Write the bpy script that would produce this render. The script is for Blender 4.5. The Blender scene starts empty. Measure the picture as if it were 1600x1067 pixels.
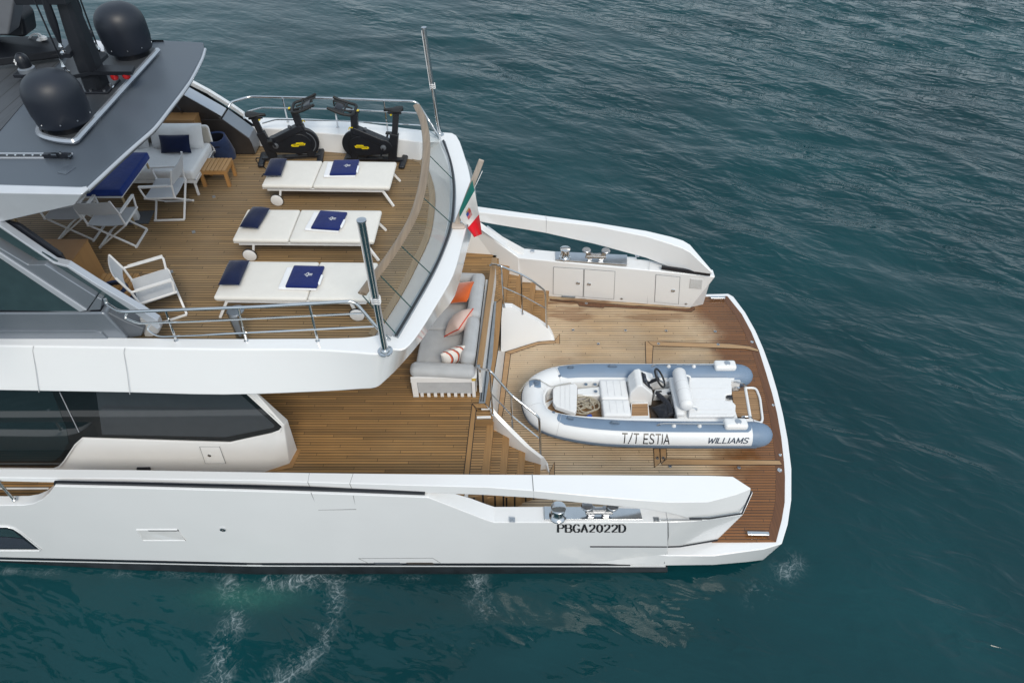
import bpy, bmesh, math, random
import numpy as np
from mathutils import Vector, Matrix, Euler
random.seed(7)
R = math.radians
SC = bpy.context.scene
COL = SC.collection
# ------------------------------------------------------------------ camera
HC = 11.0
FOC = 1600 * 24 / 36.0
cam_d = bpy.data.cameras.new('camera'); cam_d.lens = 24; cam_d.sensor_width = 36
cam_d.clip_end = 2000; cam_d.clip_start = .1
cam = bpy.data.objects.new('camera', cam_d); COL.objects.link(cam)
cam.location = (0, 0, HC); cam.rotation_euler = (R(45), 0, 0)
SC.camera = cam
# ------------------------------------------------------------------ sky, sun, exposure
SUN_EL, SUN_AZ = 47, 160          # azimuth clockwise from +Y: behind the camera, to the right
w = bpy.data.worlds.new('World'); SC.world = w; w.use_nodes = True
nt = w.node_tree; nt.nodes.clear()
sky = nt.nodes.new('ShaderNodeTexSky'); sky.sky_type = 'NISHITA'; sky.sun_disc = False
sky.sun_elevation = R(SUN_EL); sky.sun_rotation = R(SUN_AZ)
sky.air_density = 1.4; sky.dust_density = 2.0; sky.ozone_density = 1.0
hs = nt.nodes.new('ShaderNodeHueSaturation'); hs.inputs['Saturation'].default_value = .5
bg = nt.nodes.new('ShaderNodeBackground'); bg.inputs['Strength'].default_value = .10
out = nt.nodes.new('ShaderNodeOutputWorld')
nt.links.new(sky.outputs[0], hs.inputs['Color']); veil = nt.nodes.new('ShaderNodeMix'); veil.data_type = 'RGBA'; veil.inputs[0].default_value = .6; veil.inputs[7].default_value = (5.7, 6.9, 8.0, 1)   # thin even cloud
nt.links.new(hs.outputs[0], veil.inputs[6]); nt.links.new(veil.outputs[2], bg.inputs[0]); nt.links.new(bg.outputs[0], out.inputs[0])
sd = bpy.data.lights.new('sun', 'SUN'); sd.energy = 1.5; sd.angle = R(20); sd.color = (1, .925, .80)
so = bpy.data.objects.new('sun', sd); COL.objects.link(so)
sv = Vector((math.sin(R(SUN_AZ)) * math.cos(R(SUN_EL)), math.cos(R(SUN_AZ)) * math.cos(R(SUN_EL)), math.sin(R(SUN_EL))))
so.rotation_euler = sv.to_track_quat('Z', 'Y').to_euler(); so.location = (0, 0, 40)
SC.view_settings.view_transform = 'Standard'; SC.view_settings.look = 'None'
SC.view_settings.exposure = .37; SC.view_settings.gamma = 1

# ------------------------------------------------------------------ helpers
S2 = math.sqrt(.5)
def ray(px, py):
    a = (px - 800) / FOC; b = -(py - 533.5) / FOC
    return (a, S2 + b * S2, -S2 + b * S2)
def U(px, py, z):                       # survey point: a spot of the photograph at a known height
    v = ray(px, py); t = (z - HC) / v[2]
    return Vector((v[0] * t, v[1] * t, z))
def V(px, py, Y):                       # survey point: a spot of the photograph at a known distance
    v = ray(px, py); t = Y / v[1]
    return Vector((v[0] * t, Y, HC + v[2] * t))
def lerp(a, b, t): return a + (b - a) * t
def interp(xs, ys, x): return float(np.interp(x, xs, ys))
def smooth_path(pts, n=6):              # Catmull-Rom
    pts = [Vector(p) for p in pts]; o = []
    for i in range(len(pts) - 1):
        p0 = pts[i - 1] if i else pts[0] * 2 - pts[1]
        p1, p2 = pts[i], pts[i + 1]
        p3 = pts[i + 2] if i + 2 < len(pts) else pts[-1] * 2 - pts[-2]
        for k in range(n):
            t = k / n
            o.append(.5 * ((2 * p1) + (p2 - p0) * t + (2 * p0 - 5 * p1 + 4 * p2 - p3) * t * t + (3 * p1 - p0 - 3 * p2 + p3) * t ** 3))
    o.append(pts[-1]); return o
def fillet(pts, r, n=4):                # round the corners of a polyline
    pts = [Vector(p) for p in pts]; o = [pts[0]]
    for i in range(1, len(pts) - 1):
        a, b, c = pts[i - 1], pts[i], pts[i + 1]
        d1 = (a - b); d2 = (c - b); rr = min(r, d1.length * .45, d2.length * .45)
        p, q = b + d1.normalized() * rr, b + d2.normalized() * rr
        for k in range(n + 1):
            t = k / n
            o.append((1 - t) ** 2 * p + 2 * t * (1 - t) * b + t * t * q)
    o.append(pts[-1]); return o

class MB:
    def __init__(s): s.v = []; s.f = []
    def add(s, vs, fs):
        n = len(s.v); s.v += [Vector(p) for p in vs]; s.f += [tuple(i + n for i in f) for f in fs]; return s
    def box(s, c, size, rot=None, taper=None):
        c = Vector(c); x, y, z = size[0] / 2, size[1] / 2, size[2] / 2
        vs = []
        for k in (-1, 1):
            tx = ty = 1
            if taper and k == 1: tx, ty = taper
            for (i, j) in ((-1, -1), (1, -1), (1, 1), (-1, 1)): vs.append(Vector((i * x * tx, j * y * ty, k * z)))
        if rot is not None:
            m = rot if isinstance(rot, Matrix) else Euler(rot).to_matrix()
            vs = [m @ q for q in vs]
        return s.add([c + q for q in vs], [(3, 2, 1, 0), (4, 5, 6, 7), (0, 1, 5, 4), (1, 2, 6, 5), (2, 3, 7, 6), (3, 0, 4, 7)])
    def b2(s, lo, hi):
        return s.box([(a + b) / 2 for a, b in zip(lo, hi)], [abs(b - a) for a, b in zip(lo, hi)])
    def bar(s, a, b, wd, ht, up=(0, 0, 1)):
        a, b = Vector(a), Vector(b); d = (b - a).normalized(); u = Vector(up)
        if abs(d.dot(u)) > .98: u = Vector((0, 1, 0))
        sx = d.cross(u).normalized() * wd / 2; sz = sx.cross(d).normalized() * ht / 2
        vs = [p + i * sx + j * sz for p in (a, b) for (i, j) in ((-1, -1), (1, -1), (1, 1), (-1, 1))]
        return s.add(vs, [(3, 2, 1, 0), (4, 5, 6, 7), (0, 1, 5, 4), (1, 2, 6, 5), (2, 3, 7, 6), (3, 0, 4, 7)])
    def tube(s, path, r, n=8, caps=True, flat=1.0, up=None):
        path = [Vector(p) for p in path]; m = len(path)
        rs = r if isinstance(r, (list, tuple)) else [r] * m
        t0 = (path[1] - path[0]).normalized()
        u = Vector(up) if up else (Vector((0, 0, 1)) if abs(t0.z) < .9 else Vector((1, 0, 0)))
        nrm = (u - t0 * u.dot(t0)).normalized(); vs = []; fs = []
        for i, p in enumerate(path):
            t = (path[min(i + 1, m - 1)] - path[max(i - 1, 0)]).normalized()
            if up: nrm = (Vector(up) - t * Vector(up).dot(t)).normalized()
            else: nrm = (nrm - t * nrm.dot(t)).normalized()
            b = t.cross(nrm)
            for k in range(n):
                a = 2 * math.pi * k / n
                vs.append(p + (nrm * math.sin(a) * flat + b * math.cos(a)) * rs[i])
        for i in range(m - 1):
            for k in range(n): fs.append((i * n + k, i * n + (k + 1) % n, (i + 1) * n + (k + 1) % n, (i + 1) * n + k))
        if caps: fs += [tuple(range(n - 1, -1, -1)), tuple((m - 1) * n + k for k in range(n))]
        return s.add(vs, fs)
    def lathe(s, prof, c, n=24, axis=(0, 0, 1), caps=True):
        q = Vector((0, 0, 1)).rotation_difference(Vector(axis)).to_matrix(); c = Vector(c)
        vs = [c + q @ Vector((r * math.cos(2 * math.pi * k / n), r * math.sin(2 * math.pi * k / n), z)) for r, z in prof for k in range(n)]
        m = len(prof); fs = []
        for i in range(m - 1):
            for k in range(n): fs.append((i * n + k, i * n + (k + 1) % n, (i + 1) * n + (k + 1) % n, (i + 1) * n + k))
        if caps: fs += [tuple(range(n - 1, -1, -1)), tuple((m - 1) * n + k for k in range(n))]
        return s.add(vs, fs)
    def prism(s, pts, vec):
        pts = [Vector(p) for p in pts]; vec = Vector(vec); n = len(pts)
        return s.add(pts + [p + vec for p in pts], [tuple(range(n - 1, -1, -1)), tuple(range(n, 2 * n))] + [(i, (i + 1) % n, (i + 1) % n + n, i + n) for i in range(n)])
    def loft(s, rails, closed=False, caps=False):
        m = len(rails[0]); k = len(rails); vs = [p for r_ in rails for p in r_]; fs = []
        for j in range(k if closed else k - 1):
            j2 = (j + 1) % k
            for i in range(m - 1): fs.append((j * m + i, j * m + i + 1, j2 * m + i + 1, j2 * m + i))
        if caps: fs += [tuple(j * m for j in range(k)), tuple(j * m + m - 1 for j in range(k - 1, -1, -1))]
        return s.add(vs, fs)
    def pillow(s, c, size, rot=None, n=14, e=2.6, pinch=.0, puff=1.0, seed=0, lump=0.0):
        # a stuffed cushion: flat square plan, bulging faces, thin seam round the edge
        c = Vector(c); m = rot if isinstance(rot, Matrix) else Euler(rot or (0, 0, 0)).to_matrix()
        rnd = random.Random(seed); ph = [rnd.uniform(0, 6.28) for _ in range(6)]
        vs = []; fs = []; N = n + 1
        for sg in (1, -1):
            for i in range(N):
                for j in range(N):
                    u, v_ = 2 * i / n - 1, 2 * j / n - 1
                    u = math.copysign(abs(u) ** .8, u); v_ = math.copysign(abs(v_) ** .8, v_)
                    h = max(0, (1 - abs(u) ** e) * (1 - abs(v_) ** e)) ** .5
                    h += lump * h * (math.sin(3.1 * u + ph[0]) * math.sin(2.7 * v_ + ph[1]) + .5 * math.sin(6.3 * u + ph[2] + 2 * v_) * math.sin(5 * v_ + ph[3]))
                    x = u * (1 - pinch * (1 - v_ * v_)); y = v_ * (1 - pinch * (1 - u * u))
                    vs.append(c + m @ Vector((x * size[0] / 2, y * size[1] / 2, sg * h * size[2] / 2 * puff)))
        for sg in (0, 1):
            o = sg * N * N
            for i in range(n):
                for j in range(n):
                    q = (o + i * N + j, o + (i + 1) * N + j, o + (i + 1) * N + j + 1, o + i * N + j + 1)
                    fs.append(q if sg == 0 else q[::-1])
        return s.add(vs, fs)
    def slab(s, c, size, rot=None, r=.04, n=4, puff=.0):
        # mattress-like block: rounded vertical corners and edges, slightly crowned top
        c = Vector(c); m = rot if isinstance(rot, Matrix) else Euler(rot or (0, 0, 0)).to_matrix()
        x, y, z = size[0] / 2, size[1] / 2, size[2] / 2; r = min(r, x, y, z)
        rings = []
        prof = [(r, -z)] + [(r - r * math.sin(a), -z + r - r * math.cos(a)) for a in [math.pi / 2 * k / n for k in range(1, n + 1)]]
        prof += [(r - r * math.cos(a), z - r + r * math.sin(a)) for a in [math.pi / 2 * k / n for k in range(0, n + 1)]]
        for ins, zz in prof:
            ring = []
            for q, (sx, sy) in enumerate(((1, 1), (-1, 1), (-1, -1), (1, -1))):
                for k in range(n + 1):
                    a = math.pi / 2 * (q + k / n)
                    rr = max(r - ins, 0.001)
                    ring.append(c + m @ Vector((sx * (x - r) + rr * math.cos(a), sy * (y - r) + rr * math.sin(a), zz)))
            rings.append(ring)
        k = len(rings[0]); vs = [p for g in rings for p in g]; fs = []
        for i in range(len(rings) - 1):
            for j in range(k): fs.append((i * k + j, i * k + (j + 1) % k, (i + 1) * k + (j + 1) % k, (i + 1) * k + j))
        top = len(rings) - 1
        fs.append(tuple(range(k - 1, -1, -1)))
        if puff:
            vs2 = []; base = top * k; prev = [base + j for j in range(k)]
            for t in (.8, .55, .3):
                cc = c + m @ Vector((0, 0, z + puff * (1 - t * t)))
                idx = []
                for j in range(k):
                    p = m.transposed() @ (rings[top][j] - c)
                    vs.append(c + m @ Vector((p.x * t, p.y * t, z + puff * (1 - t * t)))); idx.append(len(vs) - 1)
                for j in range(k): fs.append((prev[j], prev[(j + 1) % k], idx[(j + 1) % k], idx[j]))
                prev = idx
            fs.append(tuple(prev))
        else: fs.append(tuple(top * k + j for j in range(k)))
        return s.add(vs, fs)
    def build(s, name, m, parent=None, smooth=40, bevel=0, seg=2, kind=None, label=None, at=None, up=False):
        me = bpy.data.meshes.new(name)
        off = world_of(parent) if parent is not None else Vector(at or (0, 0, 0))
        me.from_pydata([tuple(p - off) for p in s.v], [], s.f)
        bm = bmesh.new(); bm.from_mesh(me)
        bmesh.ops.remove_doubles(bm, verts=bm.verts, dist=1e-5)
        bmesh.ops.dissolve_degenerate(bm, edges=bm.edges, dist=1e-6)
        bmesh.ops.recalc_face_normals(bm, faces=bm.faces)
        if up:
            for f in bm.faces:
                if f.normal.z < 0: f.normal_flip()
        for f in bm.faces: f.smooth = smooth > 0
        if smooth and not bevel:
            for e in bm.edges:
                if len(e.link_faces) == 2 and e.calc_face_angle(0) > R(smooth): e.smooth = False
        bm.to_mesh(me); bm.free()
        if m is not None: me.materials.append(m)
        o = bpy.data.objects.new(name, me); COL.objects.link(o)
        if parent is not None: o.parent = parent
        else: o.location = off
        if bevel:
            b = o.modifiers.new('edge', 'BEVEL'); b.width = bevel; b.segments = seg; b.limit_method = 'ANGLE'; b.angle_limit = R(28); b.harden_normals = True; b.use_clamp_overlap = True
        if kind: o['kind'] = kind
        if label: o['label'] = label
        return o
def world_of(o):
    p = Vector((0, 0, 0))
    while o is not None: p += o.location; o = o.parent
    return p
def tag(o, label, cat, group=None, kind=None):
    o['label'] = label; o['category'] = cat
    if group: o['group'] = group
    if kind: o['kind'] = kind
    return o
def thing(name, label, cat, loc=(0, 0, 0), group=None):
    o = bpy.data.objects.new(name, None); COL.objects.link(o); o.location = loc; o.empty_display_size = .2
    return tag(o, label, cat, group)
def part(name, parent, loc=None):       # an Empty for a part that is only made of sub-parts
    raise NotImplementedError
def kids(o): return [c for c in bpy.data.objects if c.parent == o]
def copy_tree(o, parent=None):
    c = o.copy(); COL.objects.link(c)
    if parent is not None: c.parent = parent
    for ch in kids(o): copy_tree(ch, c)
    return c

# ------------------------------------------------------------------ materials
def new_mat(name):
    m = bpy.data.materials.new(name); m.use_nodes = True
    n = m.node_tree; b = n.nodes['Principled BSDF']; return m, n, b
def nd(n, t, **kw):
    x = n.nodes.new(t)
    for k, v in kw.items(): setattr(x, k, v)
    return x
def mth(n, op, a, b=None, c=None):
    x = n.nodes.new('ShaderNodeMath'); x.operation = op
    for i, q in enumerate((a, b, c)):
        if q is None: continue
        if hasattr(q, 'links') or hasattr(q, 'is_linked'): n.links.new(q, x.inputs[i])
        else: x.inputs[i].default_value = q
    return x.outputs[0]
def ramp(n, fac, stops):
    r_ = n.nodes.new('ShaderNodeValToRGB'); cr = r_.color_ramp
    while len(cr.elements) < len(stops): cr.elements.new(.5)
    for e, (p, c) in zip(cr.elements, stops): e.position = p; e.color = (*c, 1) if len(c) == 3 else c
    n.links.new(fac, r_.inputs[0]); return r_.outputs[0]
def mix(n, fac, a, b, mode='MIX'):
    x = n.nodes.new('ShaderNodeMix'); x.data_type = 'RGBA'; x.blend_type = mode
    for q, i in ((fac, 0), (a, 6), (b, 7)):
        if hasattr(q, 'is_linked'): n.links.new(q, x.inputs[i])
        elif i == 0: x.inputs[0].default_value = q
        else: x.inputs[i].default_value = (*q, 1)
    return x.outputs[2]
def plain(name, col, rough=.5, metal=0, var=.05, scale=6, coat=0, bump=0, bscale=60, spec=.5, dirt=0):
    m, n, b = new_mat(name)
    tc = nd(n, 'ShaderNodeTexCoord'); no = nd(n, 'ShaderNodeTexNoise'); no.inputs['Scale'].default_value = scale; no.inputs['Detail'].default_value = 6
    n.links.new(tc.outputs['Object'], no.inputs['Vector'])
    lo = tuple(c * (1 - var) for c in col); hi = tuple(min(1, c * (1 + var)) for c in col)
    c = ramp(n, no.outputs['Fac'], [(.3, lo), (.7, hi)])
    n.links.new(c, b.inputs['Base Color'])
    r2 = n.nodes.new('ShaderNodeMapRange'); r2.inputs['To Min'].default_value = max(.02, rough * .8); r2.inputs['To Max'].default_value = min(1, rough * 1.25)
    n.links.new(no.outputs['Fac'], r2.inputs['Value']); n.links.new(r2.outputs[0], b.inputs['Roughness'])
    b.inputs['Metallic'].default_value = metal; b.inputs['Coat Weight'].default_value = coat; b.inputs['Coat Roughness'].default_value = .06
    b.inputs['Specular IOR Level'].default_value = spec
    if bump:
        n2 = nd(n, 'ShaderNodeTexNoise'); n2.inputs['Scale'].default_value = bscale; n2.inputs['Detail'].default_value = 3
        n.links.new(tc.outputs['Object'], n2.inputs['Vector'])
        bp = nd(n, 'ShaderNodeBump'); bp.inputs['Strength'].default_value = bump; bp.inputs['Distance'].default_value = .01
        n.links.new(n2.outputs['Fac'], bp.inputs['Height']); n.links.new(bp.outputs[0], b.inputs['Normal'])
    return m
def teak(name, col, pw=.055, cw=.0115, axis='X', L=1.9, var=.22, grey=0.0, greycol=(.25, .2, .15), wet=None, shift=.27, rough=.62, bleach=0):
    m, n, b = new_mat(name)
    tc = nd(n, 'ShaderNodeTexCoord'); sp = nd(n, 'ShaderNodeSeparateXYZ'); n.links.new(tc.outputs['Object'], sp.inputs[0])
    x, y = (sp.outputs[0], sp.outputs[1]) if axis == 'X' else (sp.outputs[1], sp.outputs[0])
    rowf = mth(n, 'DIVIDE', mth(n, 'ADD', y, 50.0), pw); row = mth(n, 'FLOOR', rowf); fy = mth(n, 'FRACT', rowf)
    u = mth(n, 'ADD', mth(n, 'DIVIDE', x, L), mth(n, 'MULTIPLY', row, shift)); iu = mth(n, 'FLOOR', u); fu = mth(n, 'FRACT', u)
    caulk = mth(n, 'MAXIMUM', mth(n, 'LESS_THAN', fy, cw / pw), mth(n, 'LESS_THAN', fu, .006 / L))
    cv = nd(n, 'ShaderNodeCombineXYZ'); n.links.new(row, cv.inputs[0]); n.links.new(iu, cv.inputs[1])
    wn = nd(n, 'ShaderNodeTexWhiteNoise'); wn.noise_dimensions = '2D'; n.links.new(cv.outputs[0], wn.inputs['Vector'])
    mp = nd(n, 'ShaderNodeMapping'); mp.inputs['Scale'].default_value = (2.2, 45, 10) if axis == 'X' else (45, 2.2, 10)
    n.links.new(tc.outputs['Object'], mp.inputs[0])
    gr = nd(n, 'ShaderNodeTexNoise'); gr.inputs['Scale'].default_value = 1; gr.inputs['Detail'].default_value = 5; n.links.new(mp.outputs[0], gr.inputs['Vector'])
    bigs = nd(n, 'ShaderNodeTexNoise'); bigs.inputs['Scale'].default_value = .9; bigs.inputs['Detail'].default_value = 5; n.links.new(tc.outputs['Object'], bigs.inputs['Vector'])
    lo = tuple(c * (1 - 1.5 * var) for c in col); hi = tuple(min(1, c * (1 + 1.25 * var)) for c in col)
    c = ramp(n, wn.outputs['Value'], [(0, lo), (1, hi)])
    c = mix(n, .55, c, ramp(n, gr.outputs['Fac'], [(.25, (.55, .55, .55)), (.75, (1.3, 1.28, 1.25))]), 'MULTIPLY')
    gm = n.nodes.new('ShaderNodeMapRange'); gm.inputs[1].default_value = .35; gm.inputs[2].default_value = .7; gm.inputs[3].default_value = grey * .5; gm.inputs[4].default_value = min(1, grey * 1.3)
    n.links.new(bigs.outputs['Fac'], gm.inputs[0])
    c = mix(n, gm.outputs[0], c, greycol)
    tone = nd(n, 'ShaderNodeTexNoise'); tone.inputs['Scale'].default_value = .55; tone.inputs['Detail'].default_value = 3; n.links.new(mp.outputs[0] if False else tc.outputs['Object'], tone.inputs['Vector'])
    c = mix(n, .8, c, ramp(n, tone.outputs['Fac'], [(.3, (.82, .80, .78)), (.7, (1.16, 1.14, 1.12))]), 'MULTIPLY')
    rg = rough
    if wet:                                                      # damp patches left by water on the boards
        wm, wetcol = wet(n, sp, tc)
        c = mix(n, wm, c, mix(n, 1.0, c, wetcol, 'MULTIPLY'))
        rr = n.nodes.new('ShaderNodeMapRange'); rr.inputs[3].default_value = rough; rr.inputs[4].default_value = .28; n.links.new(wm, rr.inputs[0]); n.links.new(rr.outputs[0], b.inputs['Roughness'])
    else: b.inputs['Roughness'].default_value = rough
    c = mix(n, caulk, c, (.012, .010, .009))
    n.links.new(c, b.inputs['Base Color'])
    bp = nd(n, 'ShaderNodeBump'); bp.inputs['Strength'].default_value = .35; bp.inputs['Distance'].default_value = .004; bp.invert = True
    n.links.new(caulk, bp.inputs['Height']); n.links.new(bp.outputs[0], b.inputs['Normal'])
    return m
def wood(name, col, axis='X', rough=.4, var=.2, coat=0, dens=30):
    m, n, b = new_mat(name)
    tc = nd(n, 'ShaderNodeTexCoord'); mp = nd(n, 'ShaderNodeMapping')
    mp.inputs['Scale'].default_value = {'X': (1.5, dens, dens), 'Y': (dens, 1.5, dens), 'Z': (dens, dens, 1.5)}[axis]
    n.links.new(tc.outputs['Object'], mp.inputs[0])
    gr = nd(n, 'ShaderNodeTexNoise'); gr.inputs['Scale'].default_value = 1; gr.inputs['Detail'].default_value = 6; gr.inputs['Distortion'].default_value = .6
    n.links.new(mp.outputs[0], gr.inputs['Vector'])
    n.links.new(ramp(n, gr.outputs['Fac'], [(.25, tuple(c * (1 - var) for c in col)), (.75, tuple(c * (1 + var) for c in col))]), b.inputs['Base Color'])
    b.inputs['Roughness'].default_value = rough; b.inputs['Coat Weight'].default_value = coat
    return m
def fabric(name, col, rough=.9, weave=420, var=.06, sheen=.2):
    m, n, b = new_mat(name)
    tc = nd(n, 'ShaderNodeTexCoord'); no = nd(n, 'ShaderNodeTexNoise'); no.inputs['Scale'].default_value = 5; no.inputs['Detail'].default_value = 5
    n.links.new(tc.outputs['Object'], no.inputs['Vector'])
    n.links.new(ramp(n, no.outputs['Fac'], [(.3, tuple(c * (1 - var) for c in col)), (.7, tuple(min(1, c * (1 + var)) for c in col))]), b.inputs['Base Color'])
    b.inputs['Roughness'].default_value = rough; b.inputs['Sheen Weight'].default_value = sheen; b.inputs['Specular IOR Level'].default_value = .2
    n2 = nd(n, 'ShaderNodeTexNoise'); n2.inputs['Scale'].default_value = 11; n2.inputs['Detail'].default_value = 8; n2.inputs['Roughness'].default_value = .65
    n.links.new(tc.outputs['Object'], n2.inputs['Vector'])
    bp = nd(n, 'ShaderNodeBump'); bp.inputs['Strength'].default_value = .35; bp.inputs['Distance'].default_value = .02
    n.links.new(n2.outputs['Fac'], bp.inputs['Height']); n.links.new(bp.outputs[0], b.inputs['Normal'])
    return m
def thin_glass(name, tint, refl=.08):
    m, n, b = new_mat(name); n.nodes.remove(b)
    t = nd(n, 'ShaderNodeBsdfTransparent'); t.inputs[0].default_value = (*tint, 1)
    g = nd(n, 'ShaderNodeBsdfGlossy'); g.inputs['Roughness'].default_value = .02
    f = nd(n, 'ShaderNodeLayerWeight'); f.inputs[0].default_value = .5
    fac = mth(n, 'ADD', .035, mth(n, 'MULTIPLY', mth(n, 'POWER', f.outputs['Facing'], 4.0), .6))
    mx = nd(n, 'ShaderNodeMixShader'); n.links.new(fac, mx.inputs[0]); n.links.new(t.outputs[0], mx.inputs[1]); n.links.new(g.outputs[0], mx.inputs[2])
    n.links.new(mx.outputs[0], n.nodes['Material Output'].inputs[0]); return m

WHITE = plain('white_gelcoat', (.80, .81, .825), .22, var=.012, scale=1.3, coat=.6)
WHITE2 = plain('white_moulding', (.80, .795, .79), .35, var=.02, scale=2)
STEEL = plain("polished_steel", (.62, .635, .65), .14, 1, var=.04)
BRUSH = plain('brushed_steel', (.55, .57, .6), .3, 1, var=.06)
BLACK = plain('black_trim', (.012, .014, .02), .3, var=.1)
ANTIF = plain('antifouling_black', (.012, .016, .02), .5, var=.4, scale=5)
TRACK = plain('grey_anodised', (.30, .33, .36), .35, .5, var=.08)
TRACKD = plain('rubber_seal', (.02, .024, .03), .5)
GREYP = plain('grey_metallic_paint', (.20, .225, .26), .3, .35, var=.05, scale=2, coat=.5)
GREYL = plain('silver_paint', (.48, .51, .56), .3, .3, var=.03, scale=2, coat=.4)
GREYD = plain('charcoal_paint', (.10, .112, .13), .42, .1, var=.06, scale=2)
BRONZE = plain('bronze_grey_paint', (.052, .046, .044), .35, .3, var=.1)
MATBLK = plain('matt_black_paint', (.009, .011, .016), .42, var=.15, scale=3)
DOME = plain('satin_black_radome', (.012, .016, .026), .44, var=.12, scale=2)
GLASSD = plain('dark_tinted_glass', (.010, .013, .015), .03, var=.1, spec=.6)
GLASSG = plain('grey_green_tinted_glass', (.035, .062, .07), .04, var=.1, spec=.7)
GLASS = thin_glass('clear_glass', (.96, .98, .975))
def wet_mask(n, sp, tc):
    # the aft strip and a few splashes are damp
    no = nd(n, 'ShaderNodeTexNoise'); no.inputs['Scale'].default_value = 1.3; no.inputs['Detail'].default_value = 6; n.links.new(tc.outputs['Object'], no.inputs['Vector'])
    mp = nd(n, 'ShaderNodeMapping'); mp.inputs['Scale'].default_value = (1.0, 6, 1); n.links.new(tc.outputs['Object'], mp.inputs[0])
    n3 = nd(n, 'ShaderNodeTexNoise'); n3.inputs['Scale'].default_value = 1.6; n3.inputs['Detail'].default_value = 5; n.links.new(mp.outputs[0], n3.inputs['Vector'])
    x, y = sp.outputs[0], sp.outputs[1]                          # local: y measured from the centreline (8.65)
    cen = mth(n, 'ADD', 4.55, mth(n, 'MULTIPLY', mth(n, 'MULTIPLY', y, y), -.05))
    dist = mth(n, 'SUBTRACT', x, cen)
    lowy = mth(n, 'MULTIPLY', mth(n, 'MINIMUM', mth(n, 'ADD', y, 0.4), 0.0), -.35)       # near side damp further forward
    e = mth(n, 'ADD', mth(n, 'ADD', dist, lowy), mth(n, 'MULTIPLY', mth(n, 'SUBTRACT', no.outputs['Fac'], .5), 1.7))
    m1 = n.nodes.new('ShaderNodeMapRange'); m1.interpolation_type = 'SMOOTHSTEP'; m1.inputs[1].default_value = -.55; m1.inputs[2].default_value = .3; n.links.new(e, m1.inputs[0])
    def blob(cx, cy, rx, ry, amp):
        d = mth(n, 'SQRT', mth(n, 'ADD', mth(n, 'POWER', mth(n, 'DIVIDE', mth(n, 'SUBTRACT', x, cx), rx), 2.0), mth(n, 'POWER', mth(n, 'DIVIDE', mth(n, 'SUBTRACT', y, cy), ry), 2.0)))
        q = mth(n, 'ADD', d, mth(n, 'MULTIPLY', mth(n, 'SUBTRACT', n3.outputs['Fac'], .5), -2.4))
        r_ = n.nodes.new('ShaderNodeMapRange'); r_.interpolation_type = 'SMOOTHSTEP'; r_.inputs[1].default_value = 1.1; r_.inputs[2].default_value = .55; r_.inputs[4].default_value = amp; n.links.new(q, r_.inputs[0]); return r_.outputs[0]
    mm = m1.outputs[0]
    for a in ((1.35, 2.62, .5, .28, .6), (1.5, 3.05, .9, .1, .8), (3.3, 2.55, .9, .16, .5), (4.85, 2.2, .3, .35, .7), (2.9, -2.75, .22, .14, .8), (1.1, 1.2, .3, .1, .25)):
        mm = mth(n, 'MAXIMUM', mm, blob(*a))
    return mm, (.40, .235, .125)
TK_MAIN = teak('teak_main_deck', (.30, .16, .052), var=.27, grey=.3, greycol=(.35, .235, .115))
TK_UP = teak('teak_upper_deck', (.285, .178, .074), var=.24, grey=.5, greycol=(.30, .225, .14))
TK_PLAT = teak('teak_swim_platform', (.43, .27, .13), var=.22, grey=.66, greycol=(.64, .51, .36), wet=wet_mask, rough=.5)
TK_STEP = teak('teak_step', (.36, .205, .08), var=.24, grey=.3, greycol=(.34, .24, .135), L=3)
TB_X = wood('teak_board', (.30, .165, .066), 'X', .5); TB_Y = wood('teak_border', (.31, .175, .07), 'Y', .5)
TB_P = wood('teak_platform_border', (.40, .25, .13), 'X', .5, .16); TB_PW = wood('damp_teak_border', (.13, .055, .023), 'Y', .35, .25)
TB_UP = wood('weathered_teak', (.27, .20, .125), 'Y', .5, .16)
RAILW = wood('varnished_teak_rail', (.235, .17, .11), 'Y', .32, .25, .3)
OAK = wood('oak_veneer', (.36, .19, .075), 'X', .4, .12, dens=14)
OAKZ = wood('oak_veneer_upright', (.40, .22, .09), 'Z', .4, .12, dens=14)
F_CREAM = fabric('cream_canvas', (.72, .70, .66), var=.02); F_WHITE = fabric('white_cushion_cloth', (.72, .725, .73), var=.03)
F_GREY = fabric('pale_grey_weave', (.44, .455, .475), var=.05); F_NAVY = fabric('navy_canvas', (.006, .012, .045), var=.15)
F_ROYAL = fabric('royal_blue_terry', (.006, .016, .11), var=.12); F_TWHITE = fabric('white_terry', (.8, .81, .84), var=.02)
F_MESH = fabric('grey_sling_mesh', (.50, .52, .55), var=.04)
W_MET = plain('white_powder_coat', (.78, .78, .785), .4, var=.02)
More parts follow.
